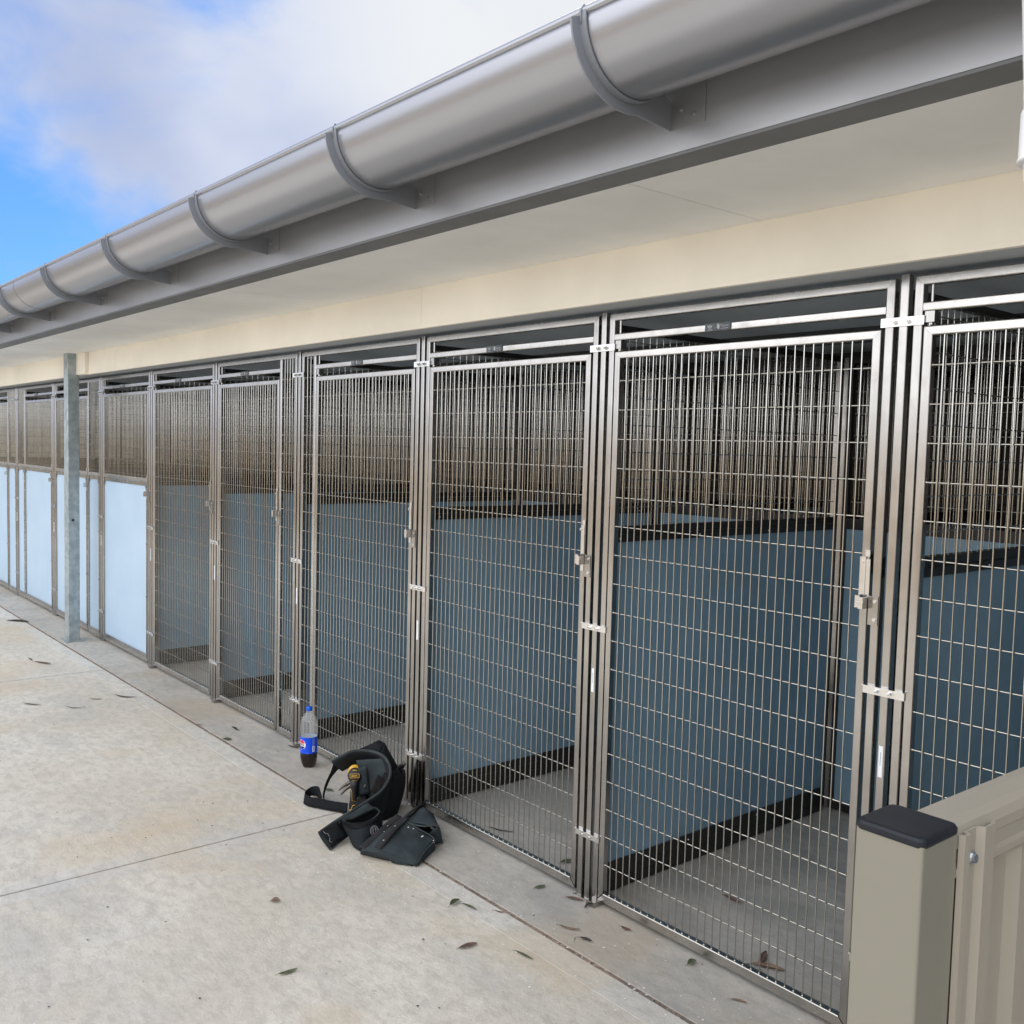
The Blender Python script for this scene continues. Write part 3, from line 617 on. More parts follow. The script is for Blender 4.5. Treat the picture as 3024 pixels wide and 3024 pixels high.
# rail: rolled C section, pale top, grooved face; runs towards the kennels
def sweep_y(mb, prof, ya, yb, dx=0.0, smooth=False, zd=0.0):
    n = len(prof); vs = [(x, ya, z) for x, z in prof]+[(x+dx, yb, z+zd) for x, z in prof]
    mb.add(vs, [(i, (i+1) % n, n+(i+1) % n, n+i) for i in range(n)]+[tuple(range(n-1,-1,-1)), tuple(range(n, 2*n))], smooth)
prof = [(-0.615, 1.120), (-0.617, 1.186), (-0.612, 1.193), (-0.590, 1.199), (-0.566, 1.197), (-0.555, 1.191), (-0.549, 1.181), (-0.5485, 1.168), (-0.5515, 1.164), (-0.5515, 1.146), (-0.5475, 1.141), (-0.5475, 1.132), (-0.552, 1.126), (-0.556, 1.124), (-0.556, 1.1205)]
m = MB(); sweep_y(m, prof, -1.2765, -0.045, 0.018); rail = m.build('top_rail', M_BEIGE, fe)
for p in rail.data.polygons: p.use_smooth = False
m = MB(); sweep_y(m, [(x, z-1.06) for x, z in prof], -1.2765, -0.045, 0.018); m.build('bottom_rail', M_BEIGE, fe)
# upright channel beside the post
cp = [(-0.5515, -1.2765), (-0.5435, -1.2755), (-0.5430, -1.262), (-0.5500, -1.2575), (-0.5505, -1.232), (-0.5420, -1.224), (-0.5420, -1.196), (-0.5470, -1.1935), (-0.5485, -1.195), (-0.5445, -1.198), (-0.5445, -1.222), (-0.5530, -1.231), (-0.5530, -1.262), (-0.5462, -1.2655), (-0.5462, -1.273), (-0.5515, -1.274)]
m = MB(); n = len(cp); m.add([(x+0.004, y, 0.02) for x, y in cp]+[(x+0.004, y, 1.186) for x, y in cp], [(i, (i+1) % n, n+(i+1) % n, n+i) for i in range(n)]+[tuple(range(n-1,-1,-1)), tuple(range(n, 2*n))]); chn = m.build('side_channel', M_BEIGE, fe)
m = MB(); m.cyl((-0.5490, -1.245, 1.150), (-0.5435, -1.245, 1.150), 0.0088, 18); m.cyl((-0.5435, -1.245, 1.150), (-0.5385, -1.245, 1.150), 0.0062, 6, smooth=False); m.build('hex_bolt', M_ZN, chn)
# ribbed infill
m = MB(); pr = []; y = -1.272; k = 0
while y < -0.06:
    d_ = -0.561 if k % 2 else -0.575
    pr += [(y, d_), (y+0.055, d_)]; y += 0.070; k += 1
vs = [(x+0.0146*(y_+1.27), y_, 0.10) for y_, x in pr]+[(x+0.0146*(y_+1.27), y_, 1.14) for y_, x in pr]; n = len(pr)
m.add(vs, [(i, i+1, n+i+1, n+i) for i in range(n-1)]); sh = m.build('infill_sheet', M_BEIGE, fe)
md = sh.modifiers.new('thickness', 'SOLIDIFY'); md.thickness = 0.0012

# ---------------------------------------------------------------- boundary fence opposite (seen only as the warm glow in the steel)
bf = thing('boundary_fence', 'sunlit tan sheet fence across the yard, mirrored in the stainless posts', 'fence', (-6, -8.8, 0))
m = MB(); pr = []; x = -30; k = 0
while x < 14: pr += [(x, -8.80 if k % 2 else -8.83), (x+0.13, -8.80 if k % 2 else -8.83)]; x += 0.16; k += 1
n = len(pr); m.add([(x, y, 0) for x, y in pr]+[(x, y, 1.85) for x, y in pr], [(i, i+1, n+i+1, n+i) for i in range(n-1)]); m.build('fence_sheet', paint('fence_tan', (0.84, 0.70, 0.53), 0.5), bf)
m = MB(); m.box((-30, -8.84, 1.85), (14, -8.79, 1.90)); m.build('fence_capping', M_BEIGE, bf)

# ---------------------------------------------------------------- cola bottle
BX, BY = -4.402, -0.118
bot = thing('cola_bottle', 'half empty cola bottle with blue label and blue cap on the slab edge', 'bottle', (BX, BY, 0))
def petal(a, z):
    if z > 0.045: return 1.0
    k = (0.045-z)/0.045; return 1.0-0.16*k*(0.5-0.5*math.cos(5*a+0.6))-0.05*k
prof = [(0.020, 0.004), (0.030, 0.0), (0.0365, 0.010), (0.0415, 0.028), (0.0428, 0.050), (0.0432, 0.072), (0.0425, 0.082), (0.0428, 0.160), (0.0440, 0.172), (0.0445, 0.195), (0.0438, 0.218), (0.0405, 0.238), (0.034, 0.256), (0.0245, 0.270), (0.0165, 0.279), (0.0128, 0.2835), (0.0126, 0.286), (0.0160, 0.287), (0.0160, 0.289), (0.0115, 0.290), (0.0115, 0.300)]
m = MB(); m.lathe([q for q in prof if q[1] >= 0.082], (BX, BY, 0.001), 40, petal, caps=False); m.build('bottle_body', M_PET, bot)
m = MB(); m.lathe([(r, z) for r, z in prof if z <= 0.082]+[(0.0415, 0.0825), (0.0410, 0.094)], (BX, BY, 0.001), 40, petal); m.build('cola', M_COLA, bot)
m = MB(); m.lathe([(0.0434, 0.0765), (0.0434, 0.159)], (BX, BY, 0.001), 48, caps=False)
lab = m.build('label', M_PBLUE, bot)
m = MB(); m.lathe([(0.0412, 0.10), (0.0412, 0.1585)], (BX, BY, 0.001), 40, caps=False); m.build('label_lining', M_FOAM, bot)
m = MB(); m.lathe([(0.0146, 0.0), (0.0150, 0.002), (0.0150, 0.0185), (0.0138, 0.0205)], (BX, BY, 0.2905), 40, lambda a, z: 1+0.018*math.cos(40*a) if z < 0.019 else 1); m.build('cap', M_CAPB, bot)
ang0 = math.atan2(-2.465-BY, 0-BX)                   # towards where the photographer stood
def wrap(u, v, R_=0.0437): a = ang0+u/0.0434; return (BX+R_*math.cos(a), BY+R_*math.sin(a), v)
def disc_part(mb, cu, cv, r, v0, v1, n=22, R_=0.0437):
    """slice of a disc between heights v0 and v1 (relative to its centre), wrapped on the label"""
    P = []
    for j in range(9):
        v = v0+(v1-v0)*j/8; h = math.sqrt(max(0, r*r-v*v)); P.append([wrap(cu-h+2*h*i/n, cv+v, R_) for i in range(n+1)])
    mb.grid(P)
cu, cv, r_ = -0.0425, 0.1225, 0.0262
m = MB(); disc_part(m, cu, cv, r_, -r_, r_, R_=0.0436); m.cur = 1; disc_part(m, cu, cv, r_-0.003, 0.0075, r_-0.003); m.cur = 2; disc_part(m, cu, cv, r_-0.003, -(r_-0.003), -0.0085)
m.cur = 3
vs, fs = text_mesh('PEPSI', 0.0152, 0.0004); m.add([wrap(cu+a, cv-0.0005+b, 0.04385) for a, b, c in vs], fs)
m.build('label_logo', [M_PWH, M_PRED, M_PNV, M_INK], lab)
m = MB(); P = [[wrap(0.018+0.013*i/6, 0.0865+0.030*j/4, 0.0436) for i in range(7)] for j in range(5)]; m.grid(P)
m.cur = 1
for k in range(11): m.grid([[wrap(0.0205+0.0088*i/3, 0.0895+0.0022*k+0.0011*j, 0.0438) for i in range(4)] for j in range(2)])
m.cur = 2; m.grid([[wrap(0.018+0.013*i/6, 0.122+0.032*j/4, 0.0436) for i in range(7)] for j in range(5)])
m.grid([[wrap(-0.011+0.0075*i/3, 0.0795+0.0045*j, 0.0436) for i in range(4)] for j in range(2)])
m.build('label_print', [M_PWH, M_GREYINK, M_PLB], lab)

# ---------------------------------------------------------------- tool belt (world coordinates, metres)
tb = thing('tool_belt', 'dark green canvas tool belt with nail bags heaped on the slab by the gate posts', 'tool belt', (-3.6, -0.3, 0))
def cr(P, n):
    """Catmull-Rom through rows of points"""
    P = [Vector(p) for p in P]; o = []
    for k in range(len(P)-1):
        p0 = P[max(k-1, 0)]; p1 = P[k]; p2 = P[k+1]; p3 = P[min(k+2, len(P)-1)]
        for i in range(n):
            t_ = i/n; o.append(0.5*((2*p1)+(-p0+p2)*t_+(2*p0-5*p1+4*p2-p3)*t_*t_+(-p0+3*p1-3*p2+p3)*t_**3))
    o.append(P[-1]); return o
def ribbon(mb, top, botm, thick, n=5, m_=6, wav=0.0, bulge=0.0):
    A = cr(top, n); B = cr(botm, n); P = []
    for i, (a, b) in enumerate(zip(A, B)):
        row = []
        for j in range(m_+1):
            f = j/m_; p = a.lerp(b, f); ax = (A[min(i+1, len(A)-1)]-A[max(i-1, 0)]).cross(b-a)
            if ax.length > 0: p = p+ax.normalized()*(bulge*math.sin(math.pi*f)+wav*math.sin(i*1.1)*math.sin(math.pi*f*2))
            row.append(p)
        P.append(row)
    mb.grid(P, thick); return A, B
BT = [((-3.496,-0.551,0.05),(-3.419,-0.540,0.006)), ((-3.512,-0.476,0.07),(-3.474,-0.450,0.006)), ((-3.493,-0.427,0.10),(-3.519,-0.373,0.008)), ((-3.506,-0.317,0.13),(-3.536,-0.283,0.02)),
 ((-3.502,-0.253,0.16),(-3.554,-0.206,0.04)), ((-3.518,-0.200,0.20),(-3.575,-0.161,0.08)), ((-3.544,-0.178,0.24),(-3.572,-0.152,0.14)), ((-3.591,-0.175,0.27),(-3.663,-0.128,0.18)), ((-3.642,-0.184,0.28),(-3.72,-0.128,0.20)),
 ((-3.703,-0.211,0.28),(-3.77,-0.164,0.20)), ((-3.751,-0.262,0.27),(-3.803,-0.205,0.19)), ((-3.812,-0.317,0.22),(-3.823,-0.258,0.165))]
m = MB(); A, B = ribbon(m, [a for a, b in BT], [b for a, b in BT], 0.013, 5, 6, 0.0015, 0.004)
belt = m.build('padded_belt', M_CLD, tb, fixn=True)
m = MB(); m.tube(A, 0.0062, 8); m.tube(B, 0.0050, 8); m.build('belt_piping', M_PIPING, belt)
# quilting seams on the inner face
m = MB()
for k in range(30, 54, 6):
    a, b = A[k], B[min(k+4, len(B)-1)]; m.tube([a.lerp(b, f)+Vector((0.005, -0.008, 0.002)) for f in (0.08, 0.35, 0.65, 0.92)], 0.0009, 5)
m.build('belt_stitching', M_CLB, belt)
def patch(mb, a, b, c, d, nu=8, nv=8, bulge=0.0, thick=0.004, wr=0.0, up=(0,0,1), seed=1):
    """cloth patch a-b-c-d, bulging along 'up', with soft wrinkles"""
    a, b, c, d = map(Vector, (a, b, c, d)); up = Vector(up); P = []
    for i in range(nu+1):
        s_ = i/nu; row = []
        for j in range(nv+1):
            t_ = j/nv; p = a.lerp(b, s_).lerp(d.lerp(c, s_), t_)
            k = math.sin(math.pi*s_)*math.sin(math.pi*t_)
            w = (math.sin(seed+5*s_+3*t_*2)+0.6*math.sin(seed*2+9*t_-4*s_))*wr*(0.35+k)
            row.append(p+up*(bulge*k+w))
        P.append(row)
    mb.grid(P, thick)
def band(mb, pts, w, up, thick=0.004, n=5):
    """flat webbing along pts, width w laid across the direction of travel"""
    Q = cr(pts, n); up = Vector(up).normalized(); P = []
    for i, p in enumerate(Q):
        ax = (Q[min(i+1, len(Q)-1)]-Q[max(i-1, 0)]).normalized(); s_ = ax.cross(up).normalized()
        P.append([p-s_*w/2, p-s_*w/6, p+s_*w/6, p+s_*w/2])
    mb.grid(P, thick)
# webbing hanging from the far end of the belt to the slab, looped back on itself
m = MB(); top = [(-3.812,-0.305,0.222), (-3.846,-0.300,0.165), (-3.878,-0.308,0.105), (-3.898,-0.310,0.055), (-3.905,-0.308,0.024)]; bot_ = [(-3.834,-0.262,0.178), (-3.868,-0.285,0.128), (-3.890,-0.296,0.08), (-3.902,-0.302,0.04), (-3.910,-0.298,0.008)]
ribbon(m, top, bot_, 0.003, 5, 3)
LP = [(-3.735,-0.275,0.022), (-3.777,-0.302,0.022), (-3.81,-0.323,0.022), (-3.856,-0.346,0.022), (-3.908,-0.372,0.022), (-3.952,-0.374,0.024), (-3.979,-0.347,0.030), (-3.984,-0.317,0.036), (-3.960,-0.302,0.038), (-3.910,-0.318,0.030), (-3.872,-0.332,0.022)]
ribbon(m, [(x, y, z+0.021) for x, y, z in LP], [(x+0.010, y-0.012, max(0.003, z-0.019)) for x, y, z in LP], 0.003, 5, 3)
m.build('webbing_strap', M_CLB, tb, fixn=True)
m = MB()
for x, y in ((-3.872, -0.345), (-3.818, -0.328)): m.member((x-0.012, y-0.006, 0.022), (x+0.012, y+0.008, 0.022), (0.4, -0.6, 0.7), 0.012, (0.5, 0.5, 0.2), 0.034, 0.003)
m.build('strap_slider', M_BLACK, tb)
m = MB(); m.tube([(-3.4978,-0.5132,0.058), (-3.4863,-0.5085,0.050), (-3.482,-0.500,0.052), (-3.486,-0.4831,0.060), (-3.496,-0.4543,0.070), (-3.5028,-0.452,0.078), (-3.5045,-0.456,0.081)], 0.0022, 7); m.build('belt_loop_wire', M_IRON, tb)
# small pouch stitched at the end of the belt
m = MB(); patch(m, (-3.494,-0.535,0.058), (-3.494,-0.470,0.078), (-3.445,-0.455,0.030), (-3.432,-0.515,0.022), 8, 6, 0.006, 0.006, 0.002, (0.6,-0.6,0.5)); m.build('belt_end_sleeve', M_CLB, tb, fixn=True)
m = MB(); m.tube([(-3.482,-0.538,0.058), (-3.470,-0.532,0.049), (-3.468,-0.525,0.052), (-3.455,-0.522,0.036), (-3.446,-0.528,0.026), (-3.438,-0.520,0.022)], 0.0013, 5); m.build('loose_thread', M_LOGO, tb)
# front pouch with a stiff open rim
RIM = [(-3.4443,-0.4682,0.10),(-3.4275,-0.4424,0.086),(-3.400,-0.390,0.088),(-3.3964,-0.345,0.10),(-3.405,-0.318,0.118),(-3.4265,-0.338,0.132),(-3.4387,-0.3731,0.118),(-3.4407,-0.4225,0.106)]
PB = [(-3.450,-0.435,0.03),(-3.400,-0.446,0.006),(-3.3301,-0.4418,0.002),(-3.375,-0.355,0.003),(-3.455,-0.270,0.006),(-3.480,-0.275,0.01),(-3.480,-0.3075,0.004),(-3.480,-0.3568,0.004)]
def loft(mb, r0_, r1_, n=7, bulge=0.0, thick=0.004, seed=0):
    c0 = sum((Vector(p) for p in r0_), Vector())/len(r0_); A_ = cr(list(r0_)+[r0_[0]], 4)[:-1]; B_ = cr(list(r1_)+[r1_[0]], 4)[:-1]; P = []
    A_.append(A_[0].copy()); B_.append(B_[0].copy())
    for j in range(n+1):
        f = j/n; row = []
        for i, (a, b) in enumerate(zip(A_, B_)):
            p = a.lerp(b, f); o_ = (p-c0); o_.z = 0; ii = i % (len(A_)-1)
            p = p+(o_.normalized() if o_.length > 0 else Vector())*(bulge*math.sin(math.pi*f)+0.0022*math.sin(ii*0.9+seed)*math.sin(math.pi*f*1.5)); p.z = max(p.z, 0.003); row.append(p)
        P.append(row)
    mb.grid(P, thick); return A_, B_
m = MB(); A_, B_ = loft(m, RIM, PB, 8, 0.006); fp = m.build('front_pouch', M_CLD, tb, fixn=True)
m = MB(); m.tube(A_[:-1], 0.0032, 7, closed=True); m.build('pouch_rim', M_PIPING, fp)
m = MB(); loft(m, [(x, y, z+0.001) for x, y, z in RIM], [tuple(Vector(r)*0.78+Vector(b)*0.22) for r, b in zip(RIM, PB)], 3, 0.0052, 0.006); m.build('rim_binding', M_CLB, fp, fixn=True)
m = MB(); patch(m, (-3.4496,-0.4725,0.104), (-3.422,-0.366,0.160), (-3.400,-0.345,0.138), (-3.434,-0.4292,0.100), 10, 5, 0.003, 0.006, 0.002, (0.3,-0.5,0.8)); m.build('pouch_back_flap', M_CLS, fp, fixn=True)
m = MB(); pf = [Vector(v) for v in ((-3.3655,-0.3945,0.086), (-3.3585,-0.355,0.090), (-3.3480,-0.3500,0.042), (-3.3535,-0.3905,0.038))]
patch(m, *pf, 4, 4, 0.002, 0.003, 0, (0.86,-0.5,0.3)); pt_ = m.build('logo_patch', M_CLB, fp, fixn=True)
pc = sum(pf, Vector())/4; eu = (pf[1]-pf[0]).normalized(); ev = (pf[0]-pf[3]); ev = (ev-eu*ev.dot(eu)).normalized(); en = eu.cross(ev)
if en.dot(Vector((0.86,-0.5,0.4))) < 0: en = -en
pc = pc+en*0.005
m = MB(); m.tube([pc+eu*0.0165*math.cos(a)+ev*0.0185*math.sin(a) for a in [2*math.pi*i/20 for i in range(20)]], 0.0017, 5, closed=True)
m.tube([pc+eu*0.011*math.cos(a)+ev*0.0125*math.sin(a) for a in [2*math.pi*i/20 for i in range(20)]], 0.0010, 5, closed=True)
for sx in (-0.0042, 0.0042): m.tube([pc+eu*(sx+0.001)+ev*0.0085, pc+eu*sx*1.2, pc+eu*(sx-0.001)-ev*0.0085], 0.0016, 5)
m.tube([pc-eu*0.0042-ev*0.0085, pc-ev*0.0115, pc+eu*0.0042-ev*0.0085], 0.0013, 5)
m.build('logo_ring', M_LOGO, pt_)
# pouches hanging inside and behind the belt
m = MB(); patch(m, (-3.700,-0.246,0.205), (-3.676,-0.219,0.222), (-3.684,-0.196,0.085), (-3.7122,-0.236,0.070), 6, 8, 0.004, 0.004, 0.0015, (0.8,-0.5,0)); m.build('inner_flap', M_CLS, tb, fixn=True)
m = MB(); patch(m, (-3.712,-0.250,0.24), (-3.605,-0.166,0.262), (-3.578,-0.152,0.09), (-3.705,-0.176,0.04), 10, 8, -0.006, 0.008, 0.003, (0.8,-0.5,0)); m.build('inner_back', M_CLS, tb, fixn=True)
m = MB(); patch(m, (-3.600,-0.208,0.200), (-3.588,-0.169,0.165), (-3.624,-0.190,0.095), (-3.640,-0.222,0.118), 5, 5, 0.002, 0.004, 0.001, (0.8,-0.5,0)); m.build('inner_webbing', M_BROWN, tb, fixn=True)
m = MB()
loft(m, [(-3.735,-0.215,0.10), (-3.700,-0.240,0.085), (-3.640,-0.235,0.08), (-3.600,-0.200,0.09), (-3.610,-0.150,0.11), (-3.680,-0.140,0.11)], [(-3.745,-0.225,0.003), (-3.705,-0.262,0.003), (-3.62,-0.250,0.003), (-3.560,-0.200,0.003), (-3.590,-0.120,0.003), (-3.690,-0.120,0.003)], 5, 0.012, 0.005, 2)
m.build('inner_pouch', M_CLB, tb, fixn=True)
m = MB()
loft(m, [(-3.620,-0.165,0.20), (-3.560,-0.170,0.20), (-3.560,-0.110,0.19), (-3.600,-0.065,0.19), (-3.665,-0.060,0.18), (-3.665,-0.120,0.19)],
     [(-3.600,-0.185,0.003), (-3.560,-0.200,0.003), (-3.585,-0.120,0.003), (-3.650,-0.060,0.003), (-3.700,-0.050,0.003), (-3.690,-0.120,0.003)], 7, 0.010, 0.006, 4)
patch(m, (-3.665,-0.06,0.18), (-3.56,-0.11,0.19), (-3.56,-0.17,0.20), (-3.62,-0.165,0.20), 5, 5, 0.01, 0.006, 0.002)
m.build('side_pouch', M_CLB, tb, fixn=True)
m = MB(); loft(m, [(-3.690,-0.060,0.150), (-3.660,-0.085,0.155), (-3.640,-0.050,0.155), (-3.662,-0.022,0.15)], [(-3.705,-0.056,0.05), (-3.672,-0.080,0.045), (-3.655,-0.045,0.045), (-3.690,-0.018,0.05)], 5, 0.006, 0.004, 1); m.build('tool_sheath', M_CLB, tb, fixn=True)
m = MB(); patch(m, (-3.742,-0.226,0.272), (-3.690,-0.150,0.318), (-3.655,-0.140,0.315), (-3.640,-0.172,0.272), 10, 8, 0.012, 0.006, 0.003, (0.3,-0.2,1))
patch(m, (-3.655,-0.140,0.315), (-3.622,-0.090,0.205), (-3.600,-0.140,0.185), (-3.640,-0.172,0.272), 8, 6, 0.006, 0.006, 0.003, (0.8,-0.2,0.6), 3); m.build('belt_back_flap', M_CLB, tb, fixn=True)
m = MB()
def rwire(c, eu, ev, w, h, r, n=4):
    P = []
    for sx, sy, a0 in ((1,1,0), (-1,1,90), (-1,-1,180), (1,-1,270)):
        for i in range(n): a = R(a0+90*i/(n-1)); P.append(Vector(c)+Vector(eu)*(sx*(w/2-r)+r*math.cos(a))+Vector(ev)*(sy*(h/2-r)+r*math.sin(a)))
    return P
m.tube(rwire((-3.690,-0.048,0.028), (0.50,0.86,0), (-0.1,0,0.99), 0.040, 0.048, 0.006), 0.0026, 7, closed=True); m.build('hammer_loop', M_IRON, tb)
m = MB(); m.tube(cr([(-3.574,-0.222,0.155), (-3.566,-0.200,0.12), (-3.575,-0.205,0.07), (-3.590,-0.190,0.05)], 4), 0.0014, 5); m.build('pouch_cord', M_PIPING, tb)
# big nail bag spread on the slab
nb = MB()
patch(nb, (-3.300,-0.262,0.098), (-3.160,-0.207,0.050), (-3.081,-0.343,0.012), (-3.215,-0.440,0.048), 14, 14, 0.016, 0.006, 0.0028)
patch(nb, (-3.272,-0.482,0.036), (-3.358,-0.250,0.084), (-3.300,-0.262,0.098), (-3.215,-0.440,0.048), 12, 8, 0.005, 0.006, 0.002, (0,0,1), 3)
patch(nb, (-3.272,-0.482,0.036), (-3.215,-0.440,0.048), (-3.092,-0.356,0.004), (-3.315,-0.462,0.003), 10, 4, 0.002, 0.005, 0.001, (0.5,-0.8,0.2))
patch(nb, (-3.215,-0.440,0.048), (-3.081,-0.343,0.012), (-3.081,-0.343,0.003), (-3.16,-0.405,0.003), 8, 3, 0.001, 0.004, 0)
patch(nb, (-3.160,-0.207,0.050), (-3.081,-0.343,0.012), (-3.086,-0.336,0.003), (-3.170,-0.198,0.003), 8, 4, 0.002, 0.005, 0.0005, (1,0.3,0))
patch(nb, (-3.358,-0.250,0.084), (-3.272,-0.482,0.036), (-3.318,-0.455,0.003), (-3.400,-0.240,0.003), 8, 5, 0.002, 0.005, 0.001, (-1,0.4,0))
nail = nb.build('nail_bag', M_CLS, tb, fixn=True)
m = MB()
patch(m, (-3.306,-0.262,0.095), (-3.437,-0.078,0.078), (-3.317,-0.108,0.088), (-3.188,-0.168,0.086), 14, 12, 0.022, 0.006, 0.003, (0,0,1), 2)
patch(m, (-3.317,-0.108,0.088), (-3.188,-0.168,0.086), (-3.204,-0.133,0.004), (-3.320,-0.070,0.004), 10, 6, 0.004, 0.005, 0.002, (0.3,1,0))
patch(m, (-3.437,-0.078,0.078), (-3.317,-0.108,0.088), (-3.320,-0.070,0.004), (-3.430,-0.060,0.004), 8, 5, 0.004, 0.005, 0.001, (0,1,0))
patch(m, (-3.306,-0.262,0.088), (-3.160,-0.205,0.044), (-3.204,-0.133,0.008), (-3.36,-0.11,0.03), 8, 6, -0.004, 0.005, 0.001)
patch(m, (-3.192,-0.172,0.086), (-3.206,-0.131,0.004), (-3.212,-0.155,0.004), (-3.225,-0.19,0.05), 5, 4, 0.002, 0.004, 0)
m.build('bag_upper_pocket', M_CLS, nail, fixn=True)
m = MB(); m.tube(cr([(-3.302,-0.262,0.098), (-3.262,-0.238,0.088), (-3.222,-0.215,0.088), (-3.200,-0.190,0.094), (-3.186,-0.166,0.088)], 5), 0.0042, 7); m.tube(cr([(-3.300,-0.264,0.101), (-3.230,-0.238,0.080), (-3.160,-0.208,0.053), (-3.120,-0.275,0.038), (-3.082,-0.343,0.016)], 5), 0.0030, 6); m.build('pocket_piping', M_PIPING, nail)
m = MB()
band(m, [(-3.278,-0.476,0.042), (-3.303,-0.400,0.060), (-3.335,-0.315,0.082), (-3.364,-0.247,0.094)], 0.030, (0.3,-0.3,1), 0.006)
band(m, [(-3.220,-0.440,0.052), (-3.243,-0.380,0.080), (-3.270,-0.322,0.098), (-3.300,-0.262,0.104), (-3.316,-0.250,0.102)], 0.032, (0.2,-0.2,1), 0.006)
band(m, [(-3.312,-0.256,0.104), (-3.355,-0.190,0.104), (-3.400,-0.122,0.098), (-3.438,-0.070,0.080)], 0.028, (-0.4,-0.4,1), 0.006)
m.build('bag_trim', M_TRIM, nail, fixn=True)
m = MB()
for x, y, z, s_ in ((-3.175,-0.255,0.072,0.004), (-3.170,-0.262,0.0725,0.0035), (-3.145,-0.222,0.048,0.0042), (-3.152,-0.217,0.052,0.003), (-3.235,-0.285,0.096,0.003), (-3.22,-0.27,0.092,0.003), (-3.165,-0.378,0.046,0.0032), (-3.262,-0.332,0.104,0.0025), (-3.232,-0.405,0.072,0.003), (-3.432,-0.075,0.088,0.003), (-3.300,-0.36,0.075,0.002), (-3.32,-0.33,0.085,0.002)): m.sphere((x, y, z), s_, 6, 4, (1, 1.4, 0.35))
m.build('paint_flecks', M_CHIP, nail)

# ---------------------------------------------------------------- tools resting in the belt
CAMD = Vector((0.858, -0.514, 0)).normalized(); SD = Vector((0.514, 0.858, 0))
dr_ = thing('impact_driver', 'black and yellow cordless driver standing upright inside the tool belt', 'power tool', (-3.72, -0.25, 0.02))
m = MB(); c0 = Vector((-3.716, -0.2545, 0.172)); ax = (CAMD*0.92+Vector((0,0,0.25))).normalized(); e1 = SD; e2 = ax.cross(e1).normalized()
if e2.z < 0: e2 = -e2
def ringv(c, rx, ry, n=24): return [c+e1*rx*math.cos(2*math.pi*i/n)+e2*ry*math.sin(2*math.pi*i/n) for i in range(n)]
def stack(mb, rs):
    n = len(rs[0]); vs = [p for r in rs for p in r]; mb.add(vs, [(k*n+i, k*n+(i+1) % n, (k+1)*n+(i+1) % n, (k+1)*n+i) for k in range(len(rs)-1) for i in range(n)]+[tuple(range(n-1,-1,-1)), tuple((len(rs)-1)*n+i for i in range(n))], True)
stack(m, [ringv(c0-ax*0.012, 0.0300, 0.033), ringv(c0+ax*0.004, 0.0315, 0.034), ringv(c0+ax*0.012, 0.029, 0.031), ringv(c0+ax*0.0145, 0.024, 0.026)]); m.build('rear_cap', M_RUB, dr_, fixn=True)
m = MB(); up_ = Vector((0,0,0.010))
stack(m, [ringv(c0-ax*0.110+up_*0.5, 0.010, 0.010), ringv(c0-ax*0.095+up_, 0.022, 0.022), ringv(c0-ax*0.055+up_, 0.029, 0.030), ringv(c0-ax*0.012+up_*1.2, 0.0315, 0.0345), ringv(c0-ax*0.008+up_*1.2, 0.0300, 0.033)]); m.build('motor_housing', M_YEL, dr_, fixn=True)
m = MB(); m.tube(rwire(c0+ax*0.0150-e2*0.002, e1, e2, 0.040, 0.017, 0.003), 0.0012, 6, closed=True); 
m.grid([[c0+ax*0.0152-e2*(0.0045-0.004*j)+e1*(-0.014+0.028*i/3) for i in range(4)] for j in range(2)], 0.001)
for s_ in (0.021, -0.022): m.grid([[c0+ax*0.0142+e2*(s_+0.004*math.copysign(1, s_)*math.cos(math.pi*(i/6-0.5))*j)+e1*(-0.012+0.024*i/6) for i in range(7)] for j in range(2)], 0.002)
m.build('cap_badge', M_YEL, dr_, fixn=True)
m = MB(); hr = []
for z, w, d_, off in ((0.0, 0.023, 0.030, 0.012), (0.03, 0.024, 0.031, 0.010), (0.05, 0.0205, 0.024, 0.004), (0.085, 0.0185, 0.021, -0.004), (0.12, 0.0185, 0.022, -0.008), (0.15, 0.021, 0.024, -0.010)):
    c_ = Vector((-3.720, -0.2515, z+0.004))-CAMD*off; hr.append([c_+SD*w*math.cos(2*math.pi*i/20)+CAMD*d_*math.sin(2*math.pi*i/20) for i in range(20)])
stack(m, hr); m.build('grip', M_RUB, dr_, fixn=True)
m = MB(); q = Vector((-3.720, -0.2515, 0))+CAMD*0.022
m.tube([q-SD*0.016+Vector((0,0,0.115)), q-SD*0.012+Vector((0,0,0.10)), q-SD*0.0105+Vector((0,0,0.062)), q+SD*0.0130+Vector((0,0,0.056)), q+SD*0.0145+Vector((0,0,0.075))], 0.0012, 5)
q = q+CAMD*0.008; m.tube([q-SD*0.012+Vector((0,0,0.010)), q-SD*0.012+Vector((0,0,0.032)), q-SD*0.006+Vector((0,0,0.044)), q+SD*0.016+Vector((0,0,0.044))], 0.0015, 5)
m.sphere(q-SD*0.017+Vector((0,0,0.018)), 0.007, 8, 5, (0.7, 0.7, 1.3)); m.build('yellow_trim', M_YEL, dr_, fixn=True)
ham = thing('claw_hammer', 'dark steel claw hammer lying in the tool belt with its claw poking out left', 'hammer', (-3.76, -0.25, 0.1))
m = MB(); H0 = [(-3.735,-0.232,0.128), (-3.758,-0.243,0.126), (-3.777,-0.258,0.116), (-3.788,-0.274,0.102), (-3.793,-0.288,0.088)]
H1 = [(-3.735,-0.232,0.116), (-3.758,-0.246,0.112), (-3.771,-0.262,0.098), (-3.777,-0.276,0.084), (-3.780,-0.286,0.072)]
